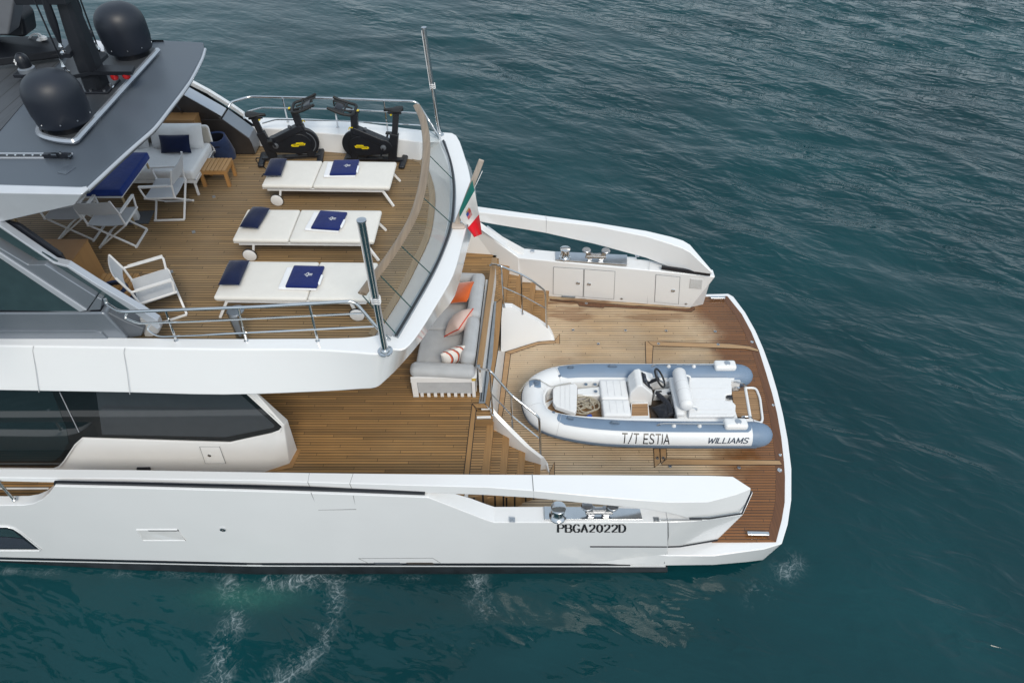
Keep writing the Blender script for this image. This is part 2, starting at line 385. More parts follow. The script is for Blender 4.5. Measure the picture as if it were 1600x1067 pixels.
# ------------------------------------------------------------------ water
FOAM = [  # (x, y, radius) chains of froth where the cooling water drains
 [(-4.75, 5.3), (-4.6, 5.0), (-4.5, 4.6), (-4.62, 4.2), (-4.45, 3.9), (-4.6, 3.6), (-4.7, 3.35), (-4.4, 3.15)],
 [(-2.95, 5.35), (-3.0, 4.9), (-3.05, 4.5), (-2.95, 4.35), (-3.2, 4.1), (-3.6, 3.75)],
 [(-4.2, 5.36), (-3.7, 5.33), (-3.2, 5.36)], [(-.62, 5.36), (-.55, 5.1), (-.4, 4.85)], [(4.72, 5.52), (4.86, 5.68)], [(4.1, 5.1), (4.25, 5.14)], [(-9, 5.5), (-4.6, 5.40)], [(-4.4, 5.38), (-1.5, 5.40)]]
def make_water():
    nx, ny = 680, 520
    xs = np.linspace(-30, 30, nx)
    ys = 1.5 + 40.5 * np.linspace(0, 1, ny) ** 1.5               # finer rows near the camera
    X, Y = np.meshgrid(xs, ys)
    rs = np.random.RandomState(5); Z = np.zeros_like(X)
    wx = .35 * np.sin(.31 * X + .2 * Y + 1) + .3 * np.sin(.23 * X - .41 * Y); wy = .35 * np.sin(.27 * X + .37 * Y + 2) + .3 * np.sin(.44 * X - .19 * Y + 4)
    gust = .55 + .25 * np.sin(.19 * X + .33 * Y + .5) + .2 * np.sin(.37 * X - .21 * Y + 2); gust = np.clip(gust + .03 * (X - 3), .25, 1.25)
    for i in range(56):
        L = .6 * (8 ** rs.rand()); k = 2 * math.pi / L
        th = R(60 + rs.randn() * 26)
        a = .043 * L / (2 * math.pi) * (.5 + rs.rand()); ph = rs.rand() * 6.28
        q = k * ((X + wx) * math.cos(th) + (Y + wy) * math.sin(th)) + ph
        Z += a * (1 - np.abs(np.sin(q / 2)) * 2) * (.55 + .45 * np.sin(.5 * X * math.sin(th) - .5 * Y * math.cos(th) + ph))
    Z *= gust * .82
    edge = np.minimum(1, np.minimum(np.minimum(X + 30, 30 - X), np.minimum(42 - Y, Y - 1.5 + .6)) / 3); Z = Z * np.clip(edge, 0, 1)
    Z -= .03
    foam = np.zeros_like(X); green = np.zeros_like(X)
    for ch in FOAM:
        for (x0, y0), (x1, y1) in zip(ch, ch[1:]):
            d = np.array([x1 - x0, y1 - y0]); l2 = (d ** 2).sum()
            t = np.clip(((X - x0) * d[0] + (Y - y0) * d[1]) / l2, 0, 1)
            dd = np.hypot(X - x0 - t * d[0], Y - y0 - t * d[1])
            thin = abs(y0 - y1) < .12 and x1 - x0 > 1
            foam = np.maximum(foam, (.28 if thin else .95) * np.exp(-(dd / (.045 if thin else .14)) ** 2))
    green = np.exp(-(((X + 4.45) / .75) ** 2 + ((Y - 5.05) / .22) ** 2))
    v = np.stack([X, Y, Z], -1).reshape(-1, 3)
    idx = np.arange(nx * ny).reshape(ny, nx)
    f = np.stack([idx[:-1, :-1], idx[:-1, 1:], idx[1:, 1:], idx[1:, :-1]], -1).reshape(-1, 4)
    # skirt out to the horizon
    b = len(v); far = [(-30, 1.5), (30, 1.5), (30, 42), (-30, 42), (-900, -900), (900, -900), (900, 900), (-900, 900)]
    v = np.vstack([v, [(x, y, -.03) for x, y in far]])
    me = bpy.data.meshes.new('water')
    faces = [tuple(q) for q in f] + [(b + 4, b + 5, b + 1, b), (b + 5, b + 6, b + 2, b + 1), (b + 6, b + 7, b + 3, b + 2), (b + 7, b + 4, b, b + 3)]
    me.from_pydata(v.tolist(), [], faces)
    me.polygons.foreach_set('use_smooth', [True] * len(me.polygons))
    for nm, arr in (('foam', foam), ('green', green)):
        at = me.attributes.new(nm, 'FLOAT', 'POINT'); at.data.foreach_set('value', np.concatenate([arr.reshape(-1), np.zeros(8)]).astype(np.float32))
    m, n, bs = new_mat('sea_water'); me.materials.append(m)
    tc = nd(n, 'ShaderNodeTexCoord')
    big = nd(n, 'ShaderNodeTexNoise'); big.inputs['Scale'].default_value = .16; big.inputs['Detail'].default_value = 4; n.links.new(tc.outputs['Object'], big.inputs['Vector'])
    col = ramp(n, big.outputs['Fac'], [(.3, (.0026, .029, .036)), (.7, (.0046, .048, .057))])
    ag = nd(n, 'ShaderNodeAttribute'); ag.attribute_name = 'green'; af = nd(n, 'ShaderNodeAttribute'); af.attribute_name = 'foam'
    mp = nd(n, 'ShaderNodeMapping'); mp.inputs['Rotation'].default_value = (0, 0, R(24)); mp.inputs['Scale'].default_value = (1.0, 2.1, 1); n.links.new(tc.outputs['Object'], mp.inputs[0])
    fn = nd(n, 'ShaderNodeTexNoise'); fn.inputs['Scale'].default_value = 7; fn.inputs['Detail'].default_value = 8; fn.inputs['Roughness'].default_value = .68; fn.inputs['Distortion'].default_value = 1.6
    n.links.new(tc.outputs['Object'], fn.inputs['Vector'])
    col = mix(n, mth(n, 'MULTIPLY', mth(n, 'MULTIPLY', ag.outputs['Fac'], fn.outputs['Fac']), 1.1), col, (.022, .13, .105))
    # froth: lacy connected streaks along the drain plumes, plus rare flecks
    wv = nd(n, 'ShaderNodeTexNoise'); wv.inputs['Scale'].default_value = 1.7; wv.inputs['Detail'].default_value = 3; n.links.new(tc.outputs['Object'], wv.inputs['Vector'])
    wadd = nd(n, 'ShaderNodeVectorMath'); wadd.operation = 'MULTIPLY_ADD'; wadd.inputs[1].default_value = (.9, .9, 0); n.links.new(wv.outputs['Color'], wadd.inputs[0]); n.links.new(tc.outputs['Object'], wadd.inputs[2])
    lac = nd(n, 'ShaderNodeTexVoronoi'); lac.feature = 'DISTANCE_TO_EDGE'; lac.inputs['Scale'].default_value = 5.0; n.links.new(wadd.outputs[0], lac.inputs['Vector'])
    lac2 = nd(n, 'ShaderNodeTexVoronoi'); lac2.feature = 'DISTANCE_TO_EDGE'; lac2.inputs['Scale'].default_value = 13; n.links.new(wadd.outputs[0], lac2.inputs['Vector'])
    l1 = n.nodes.new('ShaderNodeMapRange'); l1.inputs[1].default_value = .13; l1.inputs[2].default_value = .0; n.links.new(lac.outputs['Distance'], l1.inputs[0])
    l2 = n.nodes.new('ShaderNodeMapRange'); l2.inputs[1].default_value = .16; l2.inputs[2].default_value = .0; n.links.new(lac2.outputs['Distance'], l2.inputs[0])
    patchy = n.nodes.new('ShaderNodeMapRange'); patchy.inputs[1].default_value = .47; patchy.inputs[2].default_value = .70; n.links.new(mth(n, 'ADD', mth(n, 'MULTIPLY', fn.outputs['Fac'], .5), mth(n, 'MULTIPLY', wv.outputs['Fac'], .55)), patchy.inputs[0])
    lace = mth(n, 'MAXIMUM', mth(n, 'MULTIPLY', l1.outputs[0], l1.outputs[0]), mth(n, 'MULTIPLY', l2.outputs[0], .6))
    foamv = mth(n, 'MULTIPLY', mth(n, 'MULTIPLY', lace, patchy.outputs[0]), mth(n, 'MULTIPLY', mth(n, 'POWER', af.outputs['Fac'], .8), .9))
    veil = mth(n, 'MULTIPLY', mth(n, 'MULTIPLY', af.outputs['Fac'], patchy.outputs[0]), .16)
    fl = nd(n, 'ShaderNodeTexVoronoi'); fl.inputs['Scale'].default_value = .9; n.links.new(tc.outputs['Object'], fl.inputs['Vector'])
    fk = mth(n, 'MULTIPLY', mth(n, 'LESS_THAN', fl.outputs['Distance'], .012), mth(n, 'GREATER_THAN', big.outputs['Fac'], .58))
    tot = mth(n, 'MAXIMUM', mth(n, 'MAXIMUM', foamv, veil), mth(n, 'MULTIPLY', fk, .5))
    col = mix(n, tot, col, (.62, .70, .74))
    n.links.new(col, bs.inputs['Base Color'])
    bs.inputs['IOR'].default_value = 1.333; bs.inputs['Specular IOR Level'].default_value = .5
    n.links.new(mth(n, 'ADD', mth(n, 'MULTIPLY', tot, .5), .015), bs.inputs['Roughness'])
    # wind ripples: ridged noise stretched along the crests
    def aniso(rot, sc):
        q = nd(n, 'ShaderNodeMapping'); q.vector_type = 'TEXTURE'; q.inputs['Rotation'].default_value = (0, 0, R(rot)); q.inputs['Scale'].default_value = sc; n.links.new(tc.outputs['Object'], q.inputs[0]); return q.outputs[0]
    def noise(vec, scale, det, rough, dist=0.0):
        q = nd(n, 'ShaderNodeTexNoise'); q.inputs['Scale'].default_value = scale; q.inputs['Detail'].default_value = det; q.inputs['Roughness'].default_value = rough; q.inputs['Distortion'].default_value = dist; n.links.new(vec, q.inputs['Vector']); return q.outputs['Fac']
    def ridge(v): return mth(n, 'SUBTRACT', 1.0, mth(n, 'MULTIPLY', mth(n, 'ABSOLUTE', mth(n, 'SUBTRACT', v, .5)), 3.0))
    r1 = ridge(noise(aniso(-24, (2.4, 1, 1)), 2.05, 2.8, .5, .4)); r2 = noise(aniso(-38, (1.9, 1, 1)), .75, 3, .5); r3 = ridge(noise(aniso(-10, (2.6, 1, 1)), 4.0, 2, .5))
    hgt = mth(n, 'ADD', mth(n, 'ADD', mth(n, 'MULTIPLY', r1, .072), mth(n, 'MULTIPLY', r2, .44)), mth(n, 'MULTIPLY', r3, .013))
    gust = noise(aniso(-42, (2.2, 1, 1)), .34, 3, .5)
    xr = nd(n, 'ShaderNodeSeparateXYZ'); n.links.new(tc.outputs['Object'], xr.inputs[0])
    gv = mth(n, 'ADD', gust, mth(n, 'ADD', mth(n, 'MULTIPLY', mth(n, 'SUBTRACT', xr.outputs[0], 8.0), .018), mth(n, 'MULTIPLY', mth(n, 'SUBTRACT', xr.outputs[1], 14.0), .006)))
    gm = n.nodes.new('ShaderNodeMapRange'); gm.inputs[1].default_value = .33; gm.inputs[2].default_value = .66; gm.inputs[3].default_value = .22; gm.inputs[4].default_value = 1.05; n.links.new(gv, gm.inputs[0])
    bp = nd(n, 'ShaderNodeBump'); bp.inputs['Distance'].default_value = 1.0; n.links.new(gm.outputs[0], bp.inputs['Strength']); n.links.new(hgt, bp.inputs['Height'])
    n.links.new(bp.outputs[0], bs.inputs['Normal'])
    o = bpy.data.objects.new('water', me); COL.objects.link(o); o['kind'] = 'structure'
    return o
make_water()

# ------------------------------------------------------------------ the yacht
ZP, ZM, ZU = .55, 1.65, 4.5
Y0 = thing('yacht', 'white motor yacht seen from above its stern with teak decks', 'yacht', (0, 8.65, 0))
def yb(mb, name, m, parent=None, **k): return mb.build(name, m, parent or Y0, **k)

# ---- near hull side: one loft of rails from the top edge to below the water
HX = [-500, -120, 0, 37, 52, 66, 77, 85, 200, 400, 550, 669, 700, 735, 758, 772, 850, 920, 1043]
def hy(pts): return [interp([p[0] for p in pts], [p[1] for p in pts], x) for x in HX]
h_out = hy([(-500, 780), (-120, 787), (0, 789.5), (37, 789), (52, 786.5), (66, 780), (77, 770), (85, 759.5), (200, 762), (400, 767.5), (550, 772.5), (669, 777), (758, 811.5), (772, 816), (1043, 816)])
h_bot = hy([(-500, 852), (-120, 867), (0, 871), (200, 875.5), (400, 880), (700, 880.5), (1043, 881)])
HY = [interp([-500, -120, 85, 400, 700, 1043], [5.56, 5.55, 5.53, 5.52, 5.47, 5.43], x) for x in HX]
HYB = [interp([-500, -120, 0, 400, 700, 1043], [5.80, 5.66, 5.62, 5.47, 5.46, 5.50], x) for x in HX]
topo = [V(x, y, Y) for x, y, Y in zip(HX, h_out, HY)]
wid = [interp([-500, 60, 77, 90, 640, 669, 740, 1043], [.17, .17, .14, .10, .10, .2, .28, .28], x) for x in HX]
topi = [p + Vector((0, w_, .0)) for p, w_ in zip(topo, wid)]
inb = [Vector((p.x, p.y, .45 if x > 700 else 1.6)) for p, x in zip(topi, HX)]
mid = [V(x, lerp(a, b, .55), lerp(Ya, Yb, .5) - .015) for x, a, b, Ya, Yb in zip(HX, h_out, h_bot, HY, HYB)]
botm = [V(x, y, Y) for x, y, Y in zip(HX, h_bot, HYB)]
hull = MB().loft([inb, topi, topo, mid, botm])
yb(hull, 'hull_side', WHITE, bevel=.012)
def hull_band(name, x0, x1, ya, yb_, m, proud=.004, bev=0):
    k = 24; a = []; b = []
    for i in range(k + 1):
        x = lerp(x0, x1, i / k)
        Y = interp(HX, HYB, x) - proud
        a.append(V(x, interp(HX, h_bot, x) + ya, Y)); b.append(V(x, interp(HX, h_bot, x) + yb_, Y))
    a2 = [p + Vector((0, .03, 0)) for p in a]; b2 = [p + Vector((0, .03, 0)) for p in b]
    return yb(MB().loft([a2, a, b, b2], closed=True, caps=True), name, m)
hull_band('boot_stripe', -500, 985, -.6, 2.9, BLACK, .006)
hull_band('boot_topping', -500, 1040, 2.2, 4.6, WHITE, .003)
bt = []
for x in HX:
    Y = interp(HX, HYB, x); bt.append(V(x, interp(HX, h_bot, x) + 4.0, Y))
wl = [U(x, interp([-500, 0, 100, 200, 400, 700, 1043], [868, 877.5, 884, 889.5, 896, 895, 893], x), .0) for x in HX]
yb(MB().loft([[p + Vector((0, .01, 0)) for p in bt], wl, [Vector((p.x, p.y + .15, -.4)) for p in wl], [Vector((p.x, p.y + .9, -1.2)) for p in bt]]), 'antifouling', ANTIF)
end = Vector((bt[-1].x, bt[-1].y, bt[-1].z))
yb(MB().prism([end, Vector((end.x, end.y + .12, -.25)), Vector((end.x, end.y + .9, -1.2)), Vector((end.x, 12.0, -1.2)), Vector((end.x, 12.3, .1))], (-.12, 0, 0)), 'transom_bottom', ANTIF)
# far hull side (seen from its inside only)
far = [U(-500, 250, 2.6), U(300, 318, 2.5), U(750, 346, 2.45), U(809, 390, 1.72), U(1016, 402, 1.68)]
farx = [Vector((-14, 12.7, 2.4)), Vector((-5, 12.66, 2.4)), Vector((-1.0, 12.60, 2.36)), U(751, 347.5, 2.34), U(780, 368.5, 2.02), U(809.5, 390, 1.70), Vector((2.75, 12.0, 1.64))]
yb(MB().loft([[p + Vector((0, -.25, 0)) for p in farx], farx, [Vector((p.x, p.y + .03, .2)) for p in farx], [Vector((p.x, p.y - .9, -1.2)) for p in farx]]), 'hull_side', WHITE, bevel=.012)

# ---- bulwark cap and swept arm, near side (one long piece)
CX = [-500, -120, 0, 85, 200, 400, 484, 550, 665, 760, 834, 925, 1000, 1045, 1080, 1107]
def cy(pts): return [interp([p[0] for p in pts], [p[1] for p in pts], x) for x in CX]
c_in = cy([(-500, 728), (0, 731.5), (200, 733.5), (400, 737), (550, 739), (700, 740.5), (925, 741.5), (1107, 742.5)])
c_out = cy([(-500, 742), (0, 745.8), (200, 747.5), (400, 750.5), (484, 753), (550, 755), (665, 758.5), (760, 761), (834, 766.5), (925, 775), (1000, 781.5), (1045, 784.5), (1107, 784)])
c_bot = cy([(-500, 748.5), (0, 752), (200, 756), (400, 760.8), (484, 763), (550, 766), (665, 770), (760, 773.5), (834, 778), (925, 787.3), (1000, 794), (1045, 801), (1062, 808), (1080, 810.5), (1107, 810.5)])
c_z = cy([(-500, 2.52), (700, 2.5), (834, 2.48), (925, 2.42), (1000, 2.34), (1045, 2.27), (1107, 2.15)])
ti = [U(x, y, z) for x, y, z in zip(CX, c_in, c_z)]; to = [U(x, y, z) for x, y, z in zip(CX, c_out, c_z)]
tb = [V(x, y, p.y - .012) for x, y, p in zip(CX, c_bot, to)]
tbi = [Vector((p.x, q.y, p.z - .02)) for p, q in zip(tb, ti)]
# blunt end of the arm
e_in = [U(1145, 744, 2.05), U(1172, 761.5, 1.93)]; e_out = [U(1150, 772.5, 2.03), U(1173.5, 763.5, 1.925)]
e_bot = [V(1157, 802, e_out[0].y - .02), V(1172, 770.5, e_out[1].y - .01)]
for i in (0, 1):
    ti.append(e_in[i]); to.append(e_out[i]); tb.append(e_bot[i]); tbi.append(Vector((e_bot[i].x, e_in[i].y, e_bot[i].z)))
arm = MB().loft([tbi, ti, to, tb], closed=True, caps=True)
yb(arm, 'bulwark_cap', WHITE, bevel=.03, seg=3)
# inner face of the bulwark above the side deck and aft deck
wi = [(p, q) for p, q, x in zip(ti, to, CX) if x <= 720 and x >= 85]
yb(MB().loft([[Vector((p.x, p.y - .03, 2.46)) for p, q in wi], [Vector((p.x, p.y - .03, 1.6)) for p, q in wi], [Vector((p.x, p.y - .12, 1.6)) for p, q in wi], [Vector((p.x, p.y - .12, 2.46)) for p, q in wi]], closed=True, caps=True), 'bulwark_inner', WHITE2)
# dark reveal between cap and hull
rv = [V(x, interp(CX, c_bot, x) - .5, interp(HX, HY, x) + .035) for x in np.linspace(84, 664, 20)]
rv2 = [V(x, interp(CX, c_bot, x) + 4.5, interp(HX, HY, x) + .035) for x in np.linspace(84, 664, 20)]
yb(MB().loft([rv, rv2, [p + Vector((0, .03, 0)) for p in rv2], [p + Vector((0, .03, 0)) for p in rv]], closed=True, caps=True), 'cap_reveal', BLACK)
# seam lines of the cap and the flush hatch
SEAM = plain('panel_joint', (.22, .23, .24), .6)
SEAML = plain('pale_panel_joint', (.50, .505, .515), .6)
def seam(pts, wd=.008, name='panel_seam', m=None, lift=None):
    return yb(MB().tube(pts, wd / 2, 5), name, m or SEAM)
L3 = Vector((0, -.001, .001))
for xa, ya, xb, yb_, xc, yc, xd, yd in ((483.5, 739, 481, 753.5, 486, 765.5, 497.5, 796.5), (552, 739.2, 546.5, 755.5, 552, 770, 556.5, 795)):
    zc = 2.5
    seam([U(xa, ya, zc) + L3, U(xb, yb_, zc) + L3, V(xc - 1, yc - 4, U(xb, yb_, zc).y - .012) + L3], .009, 'panel_seam', SEAM)
    seam([V(xc, yc + 4, interp(HX, HY, xc)) + L3, V(xd, yd, interp(HX, HY, xc) - .004) + L3], .009)
seam([V(497.5, 796.5, 5.49), V(556.5, 795.5, 5.475)], .009)
za = 2.48
seam([U(831.5, 740.5, za) + L3, U(833.5, 766, za) + L3, V(834.5, 778.3, U(833.5, 766, za).y - .012) + L3], .014, 'panel_seam', SEAM)

# ---- aft block of the hull behind the arm, and the platform flank
ba = [V(1043, 816, 5.43), V(1077, 814, 5.44), V(1110, 813, 5.46), V(1161, 804.5, 5.62), U(1175.5, 783, 1.62), U(1177.5, 766.5, 1.78)]
blk_top = [V(1043, 816, 5.43), V(1085, 814, 5.44), V(1161, 804, 5.66), V(1176.5, 770, 5.92)]
blk_bot = [V(1043, 853, 5.50), V(1062, 852.5, 5.5), V(1121, 842.5, 5.72), V(1127, 838, 5.98)]
yb(MB().loft([[p + Vector((0, d_, .0)) for p, d_ in zip(blk_top, (.3, .3, .2, .05))], blk_top, blk_bot, [p + Vector((-.02, d_, -.02)) for p, d_ in zip(blk_bot, (.3, .3, .2, .05))]], closed=True, caps=True), 'quarter_block', WHITE, bevel=.015)
blk2 = [p + Vector((0, .28, 0)) for p in blk_top]
# groove line round the block foot
gl = [V(922, 853.2, 5.48), V(1043, 853.4, 5.495), V(1062, 852.8, 5.495), V(1121, 842.8, 5.715)]
seam([p + Vector((0, -.006, -.006)) for p in gl], .028, 'groove_trim', BLACK)
sl = [V(1077, 810.8, 5.40), V(1107, 810.6, 5.40), V(1159, 802.8, 5.60), V(1173.5, 768.5, 5.93)]
seam([p + Vector((0, .0, .012)) for p in sl], .03, 'groove_trim', BLACK)
seam([V(1033, 812.3, 5.44), V(1097, 812.3, 5.44)], .014, 'panel_seam', SEAM)
seam([V(1044, 816, 5.428), V(1044.5, 838, 5.47), V(1041, 856, 5.475), V(1038, 880, 5.48)], .011, 'panel_seam', SEAM)
# ---- swim platform
rim = [(-.3, 12.02), (2.8, 11.99), (4.42, 11.97), (5.02, 11.99), (5.12, 11.88), (5.262, 11.348), (5.345, 10.75), (5.375, 10.2), (5.375, 9.6), (5.345, 9.0), (5.29, 8.4), (5.21, 7.8), (5.09, 7.15), (4.90, 6.5), (4.70, 6.02), (4.50, 5.66)]
rim_top = [Vector((x, y, .585)) for x, y in rim] + [U(1195, 857.5, .57), U(1115, 868.3, .56), U(1043, 868, .56), U(922, 857.5, .56) + Vector((0, .03, 0)), Vector((1.0, 6.2, .57)), Vector((-.3, 6.3, .57))]
def lower(p):
    c = Vector((2, 8.65, 0)); d = (p - c); d.z = 0
    return Vector((p.x - .06 * d.normalized().x, p.y - .02 * d.normalized().y, .16))
n_ = len(rim_top)
rb = [lower(p) for p in rim_top]
rb[15] = V(1192, 875, 5.72); rb[16] = V(1165, 878, 5.6); rb[17] = V(1115, 882.5, 5.49); rb[18] = V(1043, 883.5, 5.49); rb[19] = V(922, 881.5, 5.475)
plat = MB().add(rim_top + rb, [tuple(range(n_)), tuple(range(2 * n_ - 1, n_ - 1, -1))] + [(i, (i + 1) % n_, (i + 1) % n_ + n_, i + n_) for i in range(n_)])
yb(plat, 'platform_slab', WHITE, bevel=.02)
tk = [U(x, y, .59) for x, y in ((1105, 463.5), (1136, 462.5), (1139, 466), (1159, 491), (1174, 519), (1186, 548), (1197, 583), (1206.5, 615), (1214, 645), (1220.5, 682), (1225, 722), (1226.5, 745), (1226, 785), (1221.5, 812), (1212.5, 846.5), (1113, 846.5))]
tk += [Vector((3.2, 6.2, .59)), Vector((-.28, 6.25, .59)), Vector((-.28, 11.95, .59)), Vector((4.0, 11.95, .59))]
yb(MB().prism(tk, (0, 0, -.02)), 'platform_deck', TK_PLAT, smooth=0)
CAULK = plain('deck_caulking', (.012, .011, .010), .6)
def strip(poly, z, m, name, th=.006):
    pts = [U(x, y, z) for x, y in poly]
    o = yb(MB().prism(pts, (0, 0, -th)), name, m, smooth=0)
    yb(MB().tube(pts + pts[:1], .0065, 6, flat=.35), 'caulk_line', CAULK, o)
    return o
# borders round the aft edge (mitred boards) and the hatch boards
def offset_in(pts, d):
    o = []
    for i, p in enumerate(pts):
        a = pts[max(i - 1, 0)]; b = pts[min(i + 1, len(pts) - 1)]
        t = (b - a).normalized(); o.append(p + Vector((-t.y, t.x, 0)) * d)
    return o
edge = tk[1:15]; edge_in = offset_in(edge, -.155)
lift = Vector((0, 0, .004))
yb(MB().loft([[p + lift for p in edge], [p + lift for p in edge_in], [p - lift for p in edge_in], [p - lift for p in edge]], closed=True, caps=True), 'deck_border', TB_PW, smooth=0)
zs = .599
strip([(1016.5, 537), (1021, 533), (1018.3, 575), (1009.5, 575), (1008.3, 533.5), (1012, 533.2)], zs, TB_P, 'deck_board')
strip([(1012, 533.2), (1140, 537), (1172, 541), (1186, 546.5), (1184, 549), (1165, 545), (1020, 540)], zs + .002, TB_P, 'deck_board')
strip([(1021.3, 700.5), (1030.5, 700.5), (1032, 722.5), (1022.5, 730)], zs, TB_P, 'deck_board')
strip([(1031.3, 700.5), (1041, 700.5), (1041.5, 715), (1032.5, 722)], zs, TB_P, 'deck_board')
strip([(1042, 716.5), (1218, 719), (1222, 726), (1034, 726), (1034, 723)], zs, TB_P, 'deck_board')
strip([(859.5, 467), (914, 472.5), (1078, 483), (1083, 477), (1086, 483), (1080, 487), (945, 479), (943, 481), (905, 478), (902, 473), (860, 469.5)], zs, TB_PW, 'deck_board')

# ---- main deck, transom, steps
m_in = [(733.75, 739.5), (743.75, 640)]
md = [Vector((-14, 5.55, ZM)), U(-120, 800, ZM), U(716, 770, ZM) + Vector((-.06, -.05, 0))]
md = [Vector((-14, 5.62, ZM)), Vector((-.9, 5.62, ZM)), U(731, 760, ZM), U(743.75, 640, ZM), U(752, 632, ZM), U(779, 470, ZM), U(766, 414, ZM), U(776.5, 381.5, ZM), Vector((-.22, 12.3, ZM)), Vector((-14, 12.5, ZM))]
yb(MB().prism(md, (0, 0, -.06)), 'main_deck', TK_MAIN, smooth=0)
def sb(pix, z, m, name='deck_border', th=.006): return strip(pix, z + .004, m, name, th)
sb([(724.5, 742), (733.4, 742), (743.9, 640), (737.5, 631), (733, 668)], ZM, TB_Y)                   # nosing board of the near flight
sb([(737.5, 630.5), (744.3, 637.5), (763, 638), (757, 630)], ZM, TB_Y)
sb([(757.5, 629.5), (764.5, 637.5), (771.5, 588), (778.5, 545), (785.5, 470), (782.5, 467), (774.5, 474), (766, 560)], ZM, TB_Y)       # border aft of the gate track
TRD = [  # nosing lines (far pixel, near pixel) of the two flights, top tread first
 ((743.9, 640), (733.75, 742)), ((772, 650), (763.4, 742)), ((796, 678), (790.8, 742)), ((821, 702), (817.6, 742)), ((845.5, 718), (843.4, 742))]
TRF = [((777, 381.5), (767, 425)), ((798.5, 396), (790, 462)), ((818, 413.5), (809, 492)), ((838.5, 431.5), (829, 510)), ((858.5, 449), (850, 520))]
CHK = [U(783.5, 481.5, 1.62), U(789.5, 479.5, 1.62)] + [Vector((U(bx_, by_, .585).x, U(ax_, ay_, az_).y, 0)) for ax_, ay_, az_, bx_, by_ in ((796, 480, 1.60, 800, 546.5), (816, 489.5, 1.33, 816, 541), (840, 502.5, 1.03, 840, 533.8), (858.5, 514.7, .78, 858, 532), (866.3, 531.5, .595, 866.5, 532))]
def clip_y(a, b):
    t = .0
    for k in range(101):
        q = a.lerp(b, k / 100)
        if q.y < interp([p.x for p in CHK], [p.y for p in CHK], q.x) + .06: return a.lerp(b, max(k - 1, 0) / 100)
    return b
def flight(T, ext_far, ext_near):
    for k in range(1, 5):
        z = ZM - .22 * k
        (fx, fy), (nx_, ny_) = T[k]; (gx, gy), (mx_, my_) = T[k - 1]
        a = U(fx, fy, z); b = U(nx_, ny_, z); c = U(mx_, my_, z + .22); d = U(gx, gy, z + .22)
        dv = (a - b).normalized(); a2 = a + dv * ext_far; b2 = b - dv * ext_near
        c = Vector((c.x, c.y, z)); d = Vector((d.x, d.y, z)); ev = (d - c).normalized()
        c2 = c - ev * ext_near; d2 = d + ev * ext_far
        if T is TRF: b2 = clip_y(a2, a2.lerp(b2, 1.6)); c2 = clip_y(d2, d2.lerp(c2, 1.6))
        bk = Vector((-.03, 0, 0))
        st = yb(MB().prism([b2, a2, d2 + bk * 3, c2 + bk * 3], (0, 0, .56 - z)), 'step', TK_STEP, smooth=0)
        w_ = Vector((-.115, 0, .004)); l_ = Vector((0.004, 0, .004))
        yb(MB().prism([b2 + l_, a2 + l_, a2 + w_, b2 + w_], (0, 0, -.05)), 'nosing', TB_Y, st, smooth=0)
        yb(MB().prism([b2 + Vector((-.03, 0, -.201)), a2 + Vector((-.03, 0, -.201)), a2 + Vector((-.06, 0, -.201)), b2 + Vector((-.06, 0, -.201))], (0, 0, -.03)), 'riser', WHITE2, st, smooth=0)
flight(TRD, .0, .35); flight(TRF, .0, .0)
# filler blocks under the landing corners
yb(MB().b2((U(745, 640, ZM).x - .12, U(745, 652, ZM).y, 1.2), (U(770, 640, ZM).x, U(760, 632, ZM).y, ZM - .065)), 'landing_block', TK_STEP, smooth=0)
yb(MB().b2((-1.1, 5.8, .56), (U(733.75, 739.5, ZM).x - .02, U(743.75, 640, ZM).y + .02, ZM - .07)), 'landing_block', WHITE2, smooth=0)
yb(MB().b2((U(765, 470, ZM).x - .05, 10.0, 1.2), (U(775, 460, ZM).x + .04, 12.2, ZM - .065)), 'landing_block', TK_STEP, smooth=0)
# near stringer: white sloping band beside the steps
zt = [1.70, 1.66, 1.42, 1.18, .96, .76, .63]
so_ = [(766, 640), (768.5, 645), (795, 673), (820, 697), (845, 716), (853, 724), (856.5, 736)]
si_ = [(770, 636), (776, 645), (803, 672), (828, 697), (850, 714), (856, 723), (858.5, 737)]
A = [U(x, y, z) for (x, y), z in zip(so_, zt)]; B = [U(x, y, z) for (x, y), z in zip(si_, zt)]
yb(MB().loft([[Vector((p.x, p.y, .5)) for p in A], A, B, [Vector((p.x, p.y, .5)) for p in B]], closed=True, caps=True), 'stair_stringer', WHITE, bevel=.012)
yb(MB().prism([U(745, 650.2, ZM - .03), U(767, 649.5, ZM - .03), U(767, 652, ZM - .03), U(745, 652.6, ZM - .03)], (0, 0, -.03)), 'step_cover_strip', WHITE)
# far stringer: tall white cheek below the handrail
fa = [(783.5, 481.5, 1.62), (789.5, 479.5, 1.62), (796, 480, 1.60), (816, 489.5, 1.33), (840, 502.5, 1.03), (858.5, 514.7, .78), (864, 523, .68), (866.3, 531.5, .595)]
fb_ = [(782.5, 549.5), (789, 549.5), (800, 546.5), (816, 541), (840, 533.8), (858, 532), (863, 532), (866.5, 532)]
At = [U(x, y, z) for x, y, z in fa]; Ab = [U(x, y, .585) for x, y in fb_]
At = [Vector((b.x if i > 1 else a.x, a.y, a.z)) for i, (a, b) in enumerate(zip(At, Ab))]
thk = Vector((0, .12, 0))
yb(MB().loft([Ab, At, [p + thk for p in At], [p + thk for p in Ab]], closed=True, caps=True), 'stair_cheek', WHITE, bevel=.018, seg=3)
